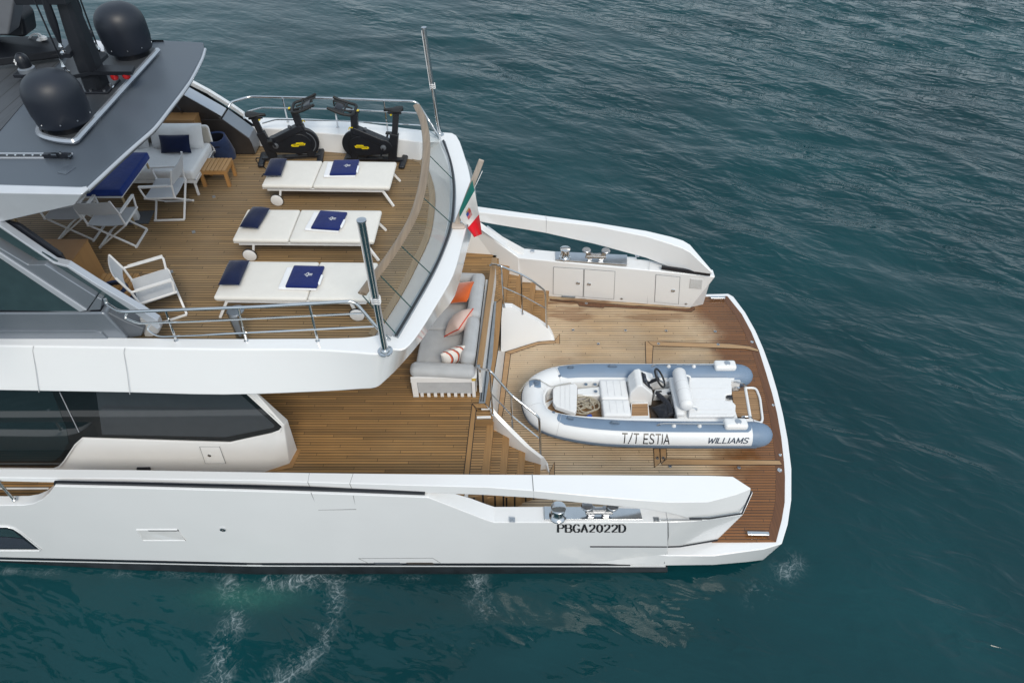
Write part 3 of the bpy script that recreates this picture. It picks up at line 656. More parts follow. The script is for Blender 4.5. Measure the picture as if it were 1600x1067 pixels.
# transom wall between the flights
t0, t1 = U(778, 548, ZM), U(765, 640, ZM)
b0, b1 = U(789, 549.5, .585), U(776.5, 655, .585)
yb(MB().add([t0, t1, b1, b0] + [p + Vector((-.15, 0, 0)) for p in (t0, t1, b1, b0)], [(0, 1, 2, 3), (7, 6, 5, 4), (0, 4, 5, 1), (1, 5, 6, 2), (2, 6, 7, 3), (3, 7, 4, 0)]), 'transom_wall', WHITE2, bevel=.006)
tg = [(789, 549.5), (797, 552), (795.5, 575), (789, 610), (782, 650), (779, 668), (774, 655), (781, 605), (786, 575)]
strip([(789.5, 549.8), (798, 552.5), (786.5, 640), (781, 668), (773, 680), (776.5, 655)], .595, TB_P, 'deck_border')
strip([(789.5, 549.6), (840, 534), (866.8, 532.2), (868, 536.2), (842, 538), (798.5, 552.8)], .597, TB_P, 'deck_border')
strip([(866.8, 531.5), (874.5, 521.5), (874.5, 537), (867.8, 536)], .595, TB_P, 'deck_border')
strip([(858.8, 736.5), (866.5, 721.5), (866.5, 742), (859, 742)], .595, TB_P, 'deck_border')
# gate track in the deck
trk = [(764.5, 471.5), (775.5, 470.5), (769.5, 560), (758, 629.5), (748, 629.5), (757, 560)]
yb(MB().prism([U(x, y, ZM + .012) for x, y in trk], (0, 0, -.03)), 'gate_track', TRACK, bevel=.003)
for o1, o2 in (((768.3, 473), (751.3, 627)), ((771.7, 473), (755, 627))):
    yb(MB().bar(U(*o1, ZM + .016), U(*o2, ZM + .016), .018, .012), 'gate_track_slot', TRACKD)
# capped bulwark behind the sofa
ca = [U(768.5, 402, 2.36), U(776.5, 402, 2.36), U(754, 572, 2.36), U(744.5, 572, 2.36)]
yb(MB().prism(ca, (0, 0, -.06)), 'teak_cap_rail', wood('oiled_teak_rail', (.33, .205, .10), 'Y', .4, .15), bevel=.012)
cl = [Vector((p.x, p.y, 2.3)) for p in ca]; cm = (cl[0] + cl[1]) / 2; cn = (cl[2] + cl[3]) / 2
yb(MB().bar((cm.x, cm.y, 1.98), (cn.x, cn.y, 1.98), .05, .64), 'low_bulwark', WHITE2)

# ---- far quarter: block with lockers, coaming and arm
FB = [(740, 330), (809.5, 403), (860, 409.5), (912, 412.5), (980, 415.5), (1016, 419), (1060, 425), (1118, 432.5)]
fz = [1.75, 1.72, 1.72, 1.72, 1.70, 1.68, 1.66, 1.62]
zf0 = .585
base = [(740, 455), (809.5, 459), (859.5, 463.5), (912, 470), (970, 473.5), (1011, 475.8), (1045, 478.5), (1077.5, 481)]
ft = [U(x, y, z) for (x, y), z in zip(FB, fz)]; fbz = [U(x, y, zf0) for x, y in base]
for L_, z_ in ((ft, None), (fbz, zf0)):
    a_, b_ = L_[1 if L_ is ft else 2], L_[-1]
    for i in range(1, 7):
        t_ = (L_[i].x - a_.x) / (b_.x - a_.x); L_[i] = Vector((L_[i].x, lerp(a_.y, b_.y, t_), lerp(a_.z, b_.z, t_)))
ft[0] = U(760, 366, 1.95); fbz[0] = Vector((ft[0].x, 11.95, zf0)); fbz[1].x = ft[1].x
fo = [p + Vector((0, .37 if i < 6 else .25, 0)) for i, p in enumerate(ft)]
blk = MB().loft([fbz, [p.lerp(q, .33) for p, q in zip(fbz, ft)], [p.lerp(q, .67) for p, q in zip(fbz, ft)], ft, fo, [Vector((p.x, p.y, zf0)) for p in fo]], closed=True, caps=True)
yb(blk, 'quarter_block', WHITE, bevel=.025, seg=3)
# sloping shoulder forward of it
sh_i = [(724, 376), (742, 331), (775, 372), (809.5, 403)]
shi = [U(722, 372, 1.66), U(757, 364, 2.02), U(783, 385, 1.84), U(811, 403.3, 1.72)]
sho = [Vector((-1.0, 12.62, 2.42)), U(751, 347, 2.36), U(780, 368, 2.04), U(809.5, 389.5, 1.72)]
shi = [Vector((-1.2, 12.3, 2.42)), U(746, 352, 2.36), U(777, 379, 2.02), U(811, 403.3, 1.72)]
yb(MB().loft([[Vector((p.x, p.y, 1.0)) for p in shi], shi, sho, [Vector((p.x, p.y, 1.0)) for p in sho]], closed=True, caps=True), 'bulwark_shoulder', WHITE, bevel=.02)
# wall beside the far flight and under the upper deck
yb(MB().loft([[Vector((-6, 12.15, 1.6)), Vector((-1.2, 12.15, 1.6)), Vector((.3, 12.0, .5))], [Vector((-6, 12.25, 2.45)), Vector((-1.2, 12.3, 2.42)), Vector((.3, 12.0, 1.7))], [Vector((-6, 12.6, 2.45)), Vector((-1.2, 12.6, 2.42)), Vector((.3, 12.2, 1.7))]]), 'bulwark_inner', WHITE2)
# far arm
aX = [-500, 300, 690, 746.5, 852, 930, 1010, 1050, 1067, 1078]
a_z = [2.55, 2.55, 2.55, 2.55, 2.52, 2.48, 2.38, 2.30, 2.25, 2.2]
def ay(pts): return [interp([p[0] for p in pts], [p[1] for p in pts], x) for x in aX]
a_o = ay([(-500, 290), (300, 303), (690, 317.5), (746.5, 322.5), (852, 337), (930, 347.5), (1010, 360.5), (1050, 370), (1067, 375.5), (1078, 382)])
a_i = ay([(-500, 300), (300, 312), (690, 326), (746.5, 331.5), (852, 344), (930, 353), (1010, 369.5), (1050, 382), (1067, 388), (1078, 394)])
a_b = ay([(-500, 315), (300, 327), (690, 340), (746.5, 346.5), (852, 364.5), (930, 382), (990, 397), (1010, 403.5), (1025, 412.5), (1050, 419), (1078, 424)])
ao = [U(x, y, z) for x, y, z in zip(aX, a_o, a_z)]; ai = [U(x, y, z) for x, y, z in zip(aX, a_i, a_z)]
ab = [V(x, y, p.y - .02) for x, y, p in zip(aX, a_b, ai)]
ao.append(U(1115, 425, 1.86)); ai.append(U(1114, 427, 1.86)); ab.append(V(1112, 428.5, U(1114, 427, 1.86).y - .01))
abo = [Vector((p.x, q.y, p.z - .02)) for p, q in zip(ab, ao)]
yb(MB().loft([ab, ai, ao, abo], closed=True, caps=True), 'bulwark_cap', WHITE, bevel=.022, seg=3)
seam([U(852.8, 337, 2.525) + Vector((0, 0, .001)), U(854, 344.5, 2.525) + Vector((0, -.002, .001)), V(853.5, 364.5, ab[4].y - .003)], .009, 'panel_seam', SEAML)
gv = [V(1033, 416.8, 11.36), V(1110, 428.2, 10.40)]
p0, p1 = U(1033, 417.5, 1.70), U(1109, 428.8, 1.66)
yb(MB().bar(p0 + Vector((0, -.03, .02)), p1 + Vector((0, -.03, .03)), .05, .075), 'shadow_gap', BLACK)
seam([U(1016, 402, 1.70), U(1014, 419, 1.695) + Vector((0, -.004, 0)), U(1011.5, 475, .6) + Vector((0, -.004, 0))], .008, 'panel_seam', SEAML)
# lockers in the far block
def onwall(px, py):                     # spot on the block's inner face
    for i in range(len(FB) - 1):
        a, b, c, d = ft[i], ft[i + 1], fbz[i], fbz[i + 1]
        n_ = (b - a).cross(c - a).normalized(); v_ = Vector(ray(px, py))
        t = (a - Vector((0, 0, HC))).dot(n_) / v_.dot(n_); p = Vector((0, 0, HC)) + v_ * t
        if p.x <= b.x + .02 or i == len(FB) - 2: return p, n_ if n_.y < 0 else -n_
def locker(q, knob, name='locker_door'):
    pts = []; nn = None
    for x, y in q: p, nn = onwall(x, y); pts.append(p)
    cen = sum(pts, Vector()) / 4
    d = yb(MB().prism([p + nn * .010 for p in pts], nn * -.05), 'locker_door', WHITE, bevel=.004)
    yb(MB().tube([p + nn * .005 for p in pts + pts[:1]], .008, 5), 'joint', SEAM, d)
    if knob:
        k, nn = onwall(*knob)
        yb(MB().lathe([(.042, 0), (.042, .022), (.034, .028), (.022, .02), (.0, .02)], k + nn * .006, 16, nn), 'knob', STEEL, d)
    return d
locker([(865, 417), (912, 420.2), (910.8, 463.3), (864.4, 459.5)], (903.3, 441.6))
locker([(913.3, 420.4), (961, 424), (959, 467), (912.3, 463.6)], (920.5, 443.2))
locker([(1025.2, 428.9), (1062.4, 432.6), (1060, 475), (1023, 471.4)], (1051.7, 453.4))
gr, nn = onwall(1087.5, 443)
gq = [onwall(x, y)[0] for x, y in ((1079, 435), (1097.5, 437), (1096, 451.5), (1077.5, 449.8))]
g = yb(MB().prism([p + nn * .012 for p in gq], nn * -.05), 'speaker_grille', plain('pale_grille', (.60, .6, .6), .6), bevel=.003)
sl_ = MB()
for k in range(1, 9):
    t = k / 9; sl_.bar(gq[0].lerp(gq[3], t) + nn * .012, gq[1].lerp(gq[2], t) + nn * .012, .008, .008)
yb(sl_, 'louver', plain('grille_bar', (.45, .45, .45), .6), g)
def button(px, py, r=.028, nm='flush_fitting'):
    p, n_ = onwall(px, py); yb(MB().lathe([(r, 0), (r, .006), (r * .6, .009), (0, .009)], p + n_ * .006, 14, n_), nm, BRUSH)
button(971.5, 466.5); button(1072, 474.5)
p, nn = onwall(888, 463.5); q, _ = onwall(877.5, 462.5); r_, _ = onwall(899, 464)
yb(MB().bar(q + nn * .012, r_ + nn * .012, .03, .03), 'step_light', TRACK, bevel=.004)
# ------------------------------------------------------------------ upper deck
ZC = 4.85
ST = [  # inner-top pixel, crease pixel, bottom pixel with its height
 ((-500, 520.5), (-500, 536), (-500, 602, 4.2)), ((0, 525), (0, 540), (0, 610.5, 4.2)), ((200, 527), (200, 543), (200, 614, 4.2)), ((350, 528.5), (350, 545.5), (350, 617.5, 4.2)),
 ((480, 528), (480, 546), (500, 612.5, 4.2)), ((545, 527), (550, 550), (560, 608.5, 4.2)), ((575, 525.5), (590, 553), (587, 606, 4.2)), ((600, 521), (612, 546), (601, 596, 4.22)),
 ((617, 524.5), (633, 545), (624, 573, 4.25)), ((645, 477), (655, 520), (656, 535.6, 4.28)), ((670, 431), (683, 475), (681.5, 500, 4.3)), ((688.5, 392), (708, 430), (711, 463, 4.33)), ((698, 357), (721, 385), (729, 396, 4.36)),
 ((703, 325), (731, 345), (738, 360, 4.38)), ((704, 295), (736, 312), (744.5, 314, 4.4)), ((702, 262), (735, 280), (741, 284, 4.45)), ((694, 233), (727, 248), (733, 256, 4.5)), ((688, 222), (713, 211.5), (718, 222, 4.5)),
 ((655, 222), (689, 206.5), (690, 212, 4.5)), ((620, 217.5), (640, 201), (640, 206, 4.5)), ((495, 207.5), (525, 187.5), (525, 192, 4.5)), ((420, 201), (410, 183.5), (410, 188, 4.5)), ((250, 196), (250, 179), (250, 184, 4.5)), ((-500, 190), (-500, 172), (-500, 177, 4.5))]
r_in = [U(*a, ZC) for a, b, c in ST]; r_cr = [U(*b, ZC) for a, b, c in ST]; r_bt = [U(*c) for a, b, c in ST]
for i in range(17, len(ST)): r_bt[i] = Vector((r_cr[i].x + .02, r_cr[i].y + .06, 4.3))
cenu = Vector((-6, 8.65, 0))
def inset(p, d, z):
    v = Vector((p.x - cenu.x, (p.y - cenu.y), 0))
    dirv = Vector((0, 1 if p.y > 8.65 else -1, 0)) if p.x < -2.2 else (v - Vector((max(0, v.x - 1.6), 0, 0)) * 0).normalized()
    return Vector((p.x - dirv.x * d, p.y - dirv.y * d, z))
r_un = [inset(p, .3, 4.12) for p in r_bt]
r_lo = [inset(p, .0, 4.44) for p in r_in]
# teak edge line inside the aft glass
TE = [(585, 525), (600, 504), (618.5, 475), (637.5, 442.5), (655, 407), (669, 377), (676, 350), (680, 312), (677, 288), (668, 262), (655, 240)]
te = [U(x, y, ZU) for x, y in TE]
lo2 = []
for i, p in enumerate(r_lo):
    if 7 <= i <= 17:
        t = (i - 7) / 10 * (len(te) - 1); k = min(int(t), len(te) - 2); lo2.append(te[k].lerp(te[k + 1], t - k) - Vector((0, 0, .02)))
    else: lo2.append(Vector((p.x, p.y + (.03 if p.y < 8 else -.05), 4.44)))
def crv(r, s=3):
    return smooth_path(r, s)
coam = MB().loft([crv(lo2), crv(r_in), crv(r_cr), crv(r_bt), crv(r_un)])
yb(coam, 'upper_coaming', WHITE, bevel=.03, seg=3)
dk = crv([p + Vector((0, 0, ZU - p.z)) for p in lo2]); 
yb(MB().prism([Vector((p.x, p.y, ZU)) for p in crv(lo2)], (0, 0, -.05)), 'upper_deck', TK_UP, smooth=0)
yb(MB().prism([Vector((p.x, p.y, 4.16)) for p in crv(r_un)], (0, 0, -.03)), 'deckhead', WHITE2, smooth=0)
te_s = smooth_path(te, 4); te_i = []
for i, p in enumerate(te_s):
    a = te_s[max(i - 1, 0)]; b = te_s[min(i + 1, len(te_s) - 1)]; t = (b - a).normalized(); te_i.append(p + Vector((-t.y, t.x, 0)) * .10)
yb(MB().loft([[p + Vector((0, 0, .005)) for p in te_s], [p + Vector((0, 0, .005)) for p in te_i], te_i, te_s], closed=True, caps=True), 'deck_border', TB_UP, smooth=0)
# seams of the near fascia
for q in ([(52.5, 541), (51, 548), (55, 580), (61.5, 613)], [(195, 544), (193.5, 551), (198, 585), (203.5, 616.5)]):
    a = [U(q[0][0], q[0][1], ZC)]
    b = U(q[3][0], q[3][1] - 1.5, 4.21)
    seam([a[0] + Vector((0, 0, .002)), V(q[1][0], q[1][1], a[0].y - .018), a[0].lerp(b, .5) + Vector((0, -.012, .01)), b + Vector((0, -.012, 0))], .008, 'panel_seam', SEAML)
# glass track on the coaming, glass panels and teak handrail
TI = [(688, 222.5), (699, 249), (703.5, 282.5), (704, 312.5), (700.5, 350), (688.5, 392), (669.5, 431), (643, 477), (614, 525)]
TO = [(694, 222.5), (705, 256), (710, 288), (710, 320), (706, 354), (692, 395.6), (674.5, 433), (648, 480), (620, 527.5)]
zt_ = 4.855
a = smooth_path([U(x, y, zt_) for x, y in TI], 6); b = smooth_path([U(x, y, zt_) for x, y in TO], 6)
wide = [q + (q - p) * .35 for p, q in zip(a, b)]
yb(MB().loft([[p + Vector((0, 0, .035)) for p in a], [p + Vector((0, 0, .02)) for p in wide], [p - Vector((0, 0, .03)) for p in wide], [p - Vector((0, 0, .03)) for p in a]], closed=True, caps=True), 'glass_channel', TRACK, bevel=.004)
md_ = [p.lerp(q, .62) + Vector((0, 0, .032)) for p, q in zip(a, wide)]
yb(MB().tube(md_, .02, 6), 'channel_seal', TRACKD)
HR = [(651, 165), (660, 185), (665.5, 212), (666, 240), (663, 272), (656, 308), (645, 340), (627, 373), (608, 402), (587, 430), (566, 459)]
hr = smooth_path([U(x, y, 5.52) for x, y in HR], 5)
yb(MB().tube(hr, .062, 12, flat=.42, up=(0, 0, 1)), 'balustrade_handrail', RAILW)
glp = [((653, 168), (690, 224)), ((668.5, 236), (706, 284)), ((660, 303), (704, 352)), ((629, 379), (675, 432)), ((596, 425), (643, 485)), ((569, 462), (615.5, 526))]
def on_path(path, y):                   # interpolate a path by Y
    for p, q in zip(path, path[1:]):
        if (p.y - y) * (q.y - y) <= 0 and abs(p.y - q.y) > 1e-6: return p.lerp(q, (y - p.y) / (q.y - p.y))
    return path[0] if abs(path[0].y - y) < abs(path[-1].y - y) else path[-1]
for (ta, ba_), (tb_, bb_) in zip(glp, glp[1:]):
    A0, A1 = on_path(hr, U(*ta, 5.52).y), on_path(hr, U(*tb_, 5.52).y); B0, B1 = on_path(md_, U(*ba_, ZC).y), on_path(md_, U(*bb_, ZC).y)
    k = 8; top = []; bot = []
    for i in range(k + 1):
        t = lerp(.012, .988, i / k)
        top.append(on_path(hr, lerp(A0.y, A1.y, t)) - Vector((0, 0, .03))); bot.append(on_path(md_, lerp(B0.y, B1.y, t)))
    tv = Vector((-.012, 0, 0))
    yb(MB().loft([top, bot]), 'glass_panel', GLASS)
GEDGE = plain('green_glass_edge', (.03, .075, .07), .15)
for (ta, ba_) in glp[1:]:
    A0 = on_path(hr, U(*ta, 5.52).y); B0 = on_path(md_, U(*ba_, ZC).y)
    yb(MB().tube([A0 - Vector((0, 0, .03)), B0], .008, 6), 'glass_joint', GEDGE)
# steel rails: a rail part with its posts as sub-parts
def rail(name, paths, posts, r=.021, pr=.015, parent=None):
    m_ = MB(); m_.tube(fillet(paths[0], .09), r, 10)
    o = yb(m_, name, STEEL)
    for pth in paths[1:]:
        yb(MB().tube(fillet(pth, .07), .0125, 8), 'intermediate_rail', STEEL, o)
    for a_, b_ in posts:
        q = MB().tube([a_, b_], pr, 8); q.lathe([(.028, 0), (.028, .012), (.018, .02)], a_, 12)
        yb(q, 'post', STEEL, o)
    return o
zr = 5.44
rail('guard_rail', [
    [U(164, 467, 5.52), U(166, 474, 5.46), U(187, 487.5, zr), U(400, 479.5, zr), U(554, 470.5, zr), U(590, 513, 5.07), U(609, 531, 4.86)],
    [U(198, 489, 5.36), U(195, 497, 5.30), U(215, 505.5, 5.26), U(300, 502.5, 5.26), U(566, 489.5, 5.26)],
    [U(234, 508, 5.15), U(230, 515, 5.1), U(247, 526, 5.05), U(300, 524.3, 5.05), U(584, 510, 5.05)]],
    [(U(275.5, 532.3, ZC), U(259, 485.5, zr)), (U(385, 532.8, ZC), U(372.5, 481, zr)), (U(496.5, 533, ZC), U(483, 475, zr))])
rail('guard_rail', [
    [U(357, 168, 5.40), U(361, 160, 5.46), U(389, 151.5, 5.46), U(520, 154, 5.46), U(651, 159, 5.46), U(668, 185, 5.15), U(688, 218, 4.87)],
    [U(381, 186, 5.2), U(385, 175, 5.26), U(408, 168.5, 5.27), U(530, 171, 5.27), U(653, 177, 5.27)],
    [U(410, 193, 4.98), U(431, 187, 5.06), U(530, 189, 5.06), U(660, 196, 5.06), U(684, 216, 4.87)]],
    [(U(450, 191, ZC), U(441.5, 153.5, 5.46)), (U(528, 199.4, ZC), U(520.6, 155.5, 5.46)), (U(606, 207, ZC), U(600, 158, 5.46))])
# stainless awning poles
def pole(b, t, r, ring):
    m_ = MB().tube([b, t], [r, r], 16); d = (t - b).normalized()
    m_.lathe([(r * 1.5, 0), (r * 1.5, .03), (r * 1.1, .05)], b, 20)
    o = yb(m_, 'awning_pole', STEEL)
    m2 = MB()
    for k in (-.03, 0, .03): m2.tube([b.lerp(t, ring) + d * k + Vector((math.cos(a_) * r * 1.25, math.sin(a_) * r * 1.25, .012 * math.sin(3 * a_))) for a_ in [2 * math.pi * i / 14 for i in range(15)]], .007, 5)
    yb(m2, 'cord_lashing', W_MET, o)
    yb(MB().lathe([(r * .9, 0), (r * 1.25, .0), (r * 1.25, .02), (.01, .03)], t, 16, d), 'pole_cap', BRUSH, o)
    yb(MB().lathe([(r * 2.3, 0), (r * 2.3, .012), (r * 1.6, .02)], b, 22), 'pole_socket', STEEL, o)
    yb(MB().tube([b.lerp(t, .45) + Vector((-r - .008, 0, 0)), t + Vector((-r - .008, 0, -.03))], .006, 5), 'halyard', W_MET, o)
b_ = U(602, 549, ZC); pole(b_, V(565, 346, b_.y), .042, .44)
b_ = U(687, 211, ZC); pole(b_, V(662.5, 45, b_.y), .036, .49)
b_ = U(380, 529, 4.55); t_ = V(369, 486.5, b_.y)
o = yb(MB().lathe([(.08, 0), (.08, t_.z - b_.z), (.0, t_.z - b_.z + .002)], b_, 22), 'davit_post', STEEL)
yb(MB().lathe([(.105, 0), (.105, .02), (0, .022)], t_, 24), 'post_cap', BRUSH, o)

# ------------------------------------------------------------------ main deck house, near side
def Wp(px, py, off=0.0):
    Y = 6.30
    for _ in range(12): Y = 6.29 + .07 * (V(px, py, Y).z - 1.65)
    p = V(px, py, Y); return p + Vector((0, -off, off * .07))
hb = [Vector((-14, 6.29, 1.6)), U(300, 741, 1.62), U(416, 737.5, 1.64), U(452.5, 725, 1.64), U(464.8, 702.5, 1.64), U(466, 690, 1.64) + Vector((-1.1, .9, 0))]
hm = [Wp(-500, 660), Wp(300, 668), Wp(428, 692), Wp(444, 665), V(450, 656, 6.50), V(450, 656, 6.50) + Vector((-1.2, .9, 0))]
ht = [Wp(-500, 590), Wp(300, 592), Wp(366, 592), Wp(388, 600), V(397, 609, 6.50), V(397, 609, 6.50) + Vector((-1.2, .9, 0))]
hm = [Vector((min(p.x, 0), p.y, p.z)) for p in hm]
yb(MB().loft([hb, hm, ht]), 'deckhouse', WHITE2, smooth=35, bevel=.02)
inner = [Wp(x, y, .006) for x, y in ((-500, 725), (84, 730.5), (92, 727), (100, 718.5), (117, 693), (129, 682.5), (200, 684.5), (360, 689.5), (425, 675.5), (436, 671.5), (440, 666.5), (437, 660), (425, 648), (400, 627), (374, 605), (-500, 597))]
wd = yb(MB().prism(inner, (0, .02, 0)), 'side_window', GLASSD, smooth=0)
yb(MB().prism([Wp(x, y, .010) for x, y in ((-500, 716), (0, 719.5), (86, 719.5), (97, 709), (108, 691), (104, 668), (80, 605), (-500, 600))], (0, .01, 0)), 'pane', plain('green_black_pane', (.014, .024, .028), .04, spec=.7), wd, smooth=0)
yb(MB().prism([Wp(x, y, .010) for x, y in ((160, 678), (352, 682), (428, 667), (429, 663), (372, 612), (150, 606))], (0, .01, 0)), 'pane', plain('smoked_pane', (.042, .050, .058), .05, spec=.7), wd, smooth=0)  # smoked glass, its even tint lifted to stand in for reflections
yb(MB().tube([Wp(94, 612, .013), Wp(124, 674, .013)], .007, 5), 'pane_joint', GREYL, wd)
lip = [Wp(x, y, .012) for x, y in ((84, 731.5), (93, 728.5), (101, 719.5), (118, 694), (129.5, 683.8), (200, 685.8), (360, 691), (438, 673.8), (442, 665), (378, 606))]
yb(MB().tube(lip, .012, 6), 'window_lip', WHITE2, wd)
hq = [Wp(x, y, .002) for x, y in ((312, 697.5), (343, 697.5), (352.5, 723.5), (321, 723.5))]
hd = yb(MB().prism(hq, (0, .01, 0)), 'deckhouse_hatch', WHITE2, smooth=0)
yb(MB().tube(hq + hq[:1], .005, 5), 'joint', SEAM, hd)
yb(MB().lathe([(.028, 0), (.028, .01), (.015, .014), (0, .012)], Wp(327.5, 710.7, .004), 14, (0, -1, .1)), 'knob', STEEL, hd)
yb(MB().prism([Wp(x, y, .008) for x, y in ((213.5, 731.3), (234, 731.3), (235, 734.5), (214, 734.5))], (0, .03, 0)), 'scupper_slot', BLACK)
ft_ = [U(415, 737.5, ZM), U(452.5, 725, ZM), U(464.8, 702.5, ZM)]
fo_ = [U(409, 741.5, ZM), U(457.5, 730, ZM), U(470.5, 702.5, ZM)]
yb(MB().loft([[p + Vector((0, 0, .02)) for p in ft_], [p + Vector((0, 0, .012)) for p in fo_], [p - Vector((0, 0, .01)) for p in fo_], [p - Vector((0, 0, .01)) for p in ft_]], closed=True, caps=True), 'deckhouse_plinth', TB_X, smooth=0)
# saloon doors across the aft deck and the far side of the house
yb(MB().b2((-5.3, 7.0, 1.64), (-5.23, 10.9, 4.13)), 'saloon_door', GLASSD)
yb(MB().b2((-14, 10.95, 1.64), (-4.6, 11.05, 4.13)), 'deckhouse_wall', WHITE2)

# ------------------------------------------------------------------ wings that carry the hardtop
def plate(name, pix, Y, th, m, parent=None, bevel=.008, lean=0):
    pts = [V(x, y, Y) for x, y in pix]
    if lean:
        q = []
        for (x, y) in pix:
            yy = Y
            for _ in range(10): yy = Y + lean * (V(x, y, yy).z - 4.9)
            q.append(V(x, y, yy))
        pts = q
    return yb(MB().prism(pts, (0, th, 0)), name, m, parent, bevel=bevel, smooth=30)
YW = 6.22; LN = .06
wg = plate('side_wing', [(-120, 489), (155, 488.5), (162, 489.5), (197, 527), (200, 531), (-120, 528)], YW, .34, GREYP, bevel=.03, lean=LN)
plate('wing_moulding', [(-120, 516.5), (147, 516.8), (158, 520), (170, 531.3), (-120, 529)], YW - .02, .06, GREYP, wg, .008, LN)
plate('wing_facet', [(163, 489), (170, 489), (197, 503), (225, 514), (221, 525), (201, 529), (196, 526)], YW + .05, .22, GREYD, wg, .015, LN)
plate('wing_glass', [(-100, 337), (0, 404.5), (125, 487), (-100, 484)], YW + .03, .02, GLASSG, wg, 0, LN)
plate('shadow_gap', [(-120, 483), (126, 488), (157, 485.5), (158, 489.5), (-120, 490.5)], YW + .02, .1, BLACK, wg, 0, LN)  # black plate stands in for the shadow line above the lower wing body
plate('wing_frame', [(-100, 330), (0, 396), (135.5, 485), (124.5, 487.5), (0, 404), (-100, 339)], YW, .1, GREYL, wg, .008, LN)
plate('wing_panel', [(-60, 349), (0, 388), (44, 414), (70, 413.5), (150, 464), (135.5, 485), (0, 396), (-60, 356)], YW + .02, .16, GREYP, wg, .012, LN)
plate('wing_toe', [(151.3, 464.5), (159.5, 468.5), (156.5, 484.5), (137, 485.3)], YW + .03, .12, GREYP, wg, .01, LN)
plate('wing_glass', [(-60, 325), (8, 360.5), (105, 418.5), (203, 483.5), (186, 483.5), (150, 464.5), (70, 413), (28, 388), (-60, 335)], YW + .10, .02, GLASSG, wg, 0, LN)
plate('wing_edge', [(-40, 327), (0, 353), (84, 410), (105, 415), (150, 443.5), (216, 482.5), (246, 501), (251, 512), (246, 515), (202.5, 484), (105, 418.7), (84, 413), (0, 356.5), (-40, 331)], YW + .08, .10, GREYL, wg, .008, LN)
plate('wing_foot', [(217, 497), (247, 503), (251, 514), (248, 521), (238, 527), (226, 527), (222, 515)], YW + .12, .1, plain('warm_grey_moulding', (.42, .41, .40), .4), wg, .02, LN)
plate('wing_lining', [(-40, 318), (0, 344), (30, 352), (95, 398), (105, 415), (84, 409.5), (0, 352.5), (-40, 327)], YW + .2, .04, BLACK, wg, 0, LN)
# far wing
YF = 11.38
wf = plate('side_wing', [(200, 187), (349, 187.5), (390, 218), (399, 241.5), (200, 241.5)], YF, .34, BRONZE, bevel=.012)
def capstrip(pix, Y, w_, m, name, parent, z_=0):
    a_ = [V(x, y, Y - .012) for x, y in pix]
    up_ = Vector((0, 0, .02))
    return yb(MB().loft([a_, [p + up_ for p in a_], [p + up_ + Vector((0, w_, .0)) for p in a_], [p + Vector((0, w_, 0)) for p in a_]], closed=True, caps=True), name, m, parent, bevel=.006)
capstrip([(348, 187.4), (389.5, 217.2), (394, 226), (399, 240)], YF, .36, GREYP, 'wing_cap', wf)
plate('wing_inner_wall', [(200, 160), (283, 147.5), (337, 178), (346, 187.5), (200, 189)], YF + .02, .26, BRONZE, wf)
capstrip([(262, 141.5), (283, 147.2), (337, 177.4), (346.5, 183)], YF + .02, .29, GREYL, 'wing_cap', wf)
plate('wing_glass', [(283, 134), (341, 166), (372, 190), (396, 204), (401, 199), (385, 187.5), (354, 168.5), (323, 147.3), (290, 131)], YF + .42, .02, GLASSD, wf, 0)
plate('wing_edge', [(282, 133), (290, 128.5), (295, 126.3), (326, 142.8), (360, 164), (380, 178), (383, 184), (378, 182), (354, 166), (323, 147), (291, 131.5), (284, 136)], YF + .44, .08, WHITE, wf, .006)
yb(MB().tube(fillet([V(272, 163, YF - .04), V(276, 165, YF - .1), V(283, 173.5, YF - .1), V(284, 176, YF)], .03), .014, 8), 'wing_grip', BLACK, wf)

# ------------------------------------------------------------------ hardtop
ZT = 6.9
tp = [(-500, 287), (0, 290), (127, 293.5), (135, 292), (187, 244), (213, 221), (240, 197), (265, 165.5), (295, 125.5), (314, 90), (319, 74), (317.5, 66), (240, 62), (-500, 58)]
T_ = [U(x, y, ZT) for x, y in tp]
HTM = plain('silver_grey_deck_paint', (.082, .100, .125), .4, .1, var=.06, scale=1.4)
rimo = [U(-500, 298, ZT - .03), U(0, 301.5, ZT - .03), U(129, 304, ZT - .03), U(139, 296, ZT - .03)]
botr = [V(-500, 368, rimo[0].y + .02), V(0, 347.5, rimo[1].y + .02), V(60, 336, rimo[1].y + .03), V(117, 320.5, rimo[2].y + .08), V(139, 300, rimo[3].y + .03)]
T2 = [p + Vector((0, 0, 0)) for p in T_]
under = [Vector((p.x, p.y, ZT - .11)) for p in T_]
ins = Vector((-5.5, 8.4, ZT))
und = [p.lerp(Vector((-8, 8.4, p.z)), .05) if i > 3 else p for i, p in enumerate(under)]
ht_ = yb(MB().prism(T_, (0, 0, -.09)), 'hardtop', HTM, bevel=.02)
k4 = [T_[0], T_[1], T_[2], T_[3]]
m_r = [rimo[0], rimo[1], rimo[2], rimo[3]]
b4 = [botr[0], botr[1], botr[3], botr[4]]
fascia = MB().loft([[p + Vector((0, .05, -.012)) for p in k4], [p + Vector((0, -.005, .006)) for p in k4], m_r, b4, [p + Vector((0, .35, .02)) for p in b4]])
yb(fascia, 'hardtop_rim', plain('pale_silver_rim', (.56, .585, .63), .3, .25, var=.02, coat=.4), ht_, bevel=.012, seg=3)
edge_p = [T_[i] + Vector((.006, -.006, -.03)) for i in (3, 4, 5, 6, 7, 8, 9, 10)]
yb(MB().tube(smooth_path(edge_p, 3), .022, 8), 'edge_trim', GREYL, ht_)
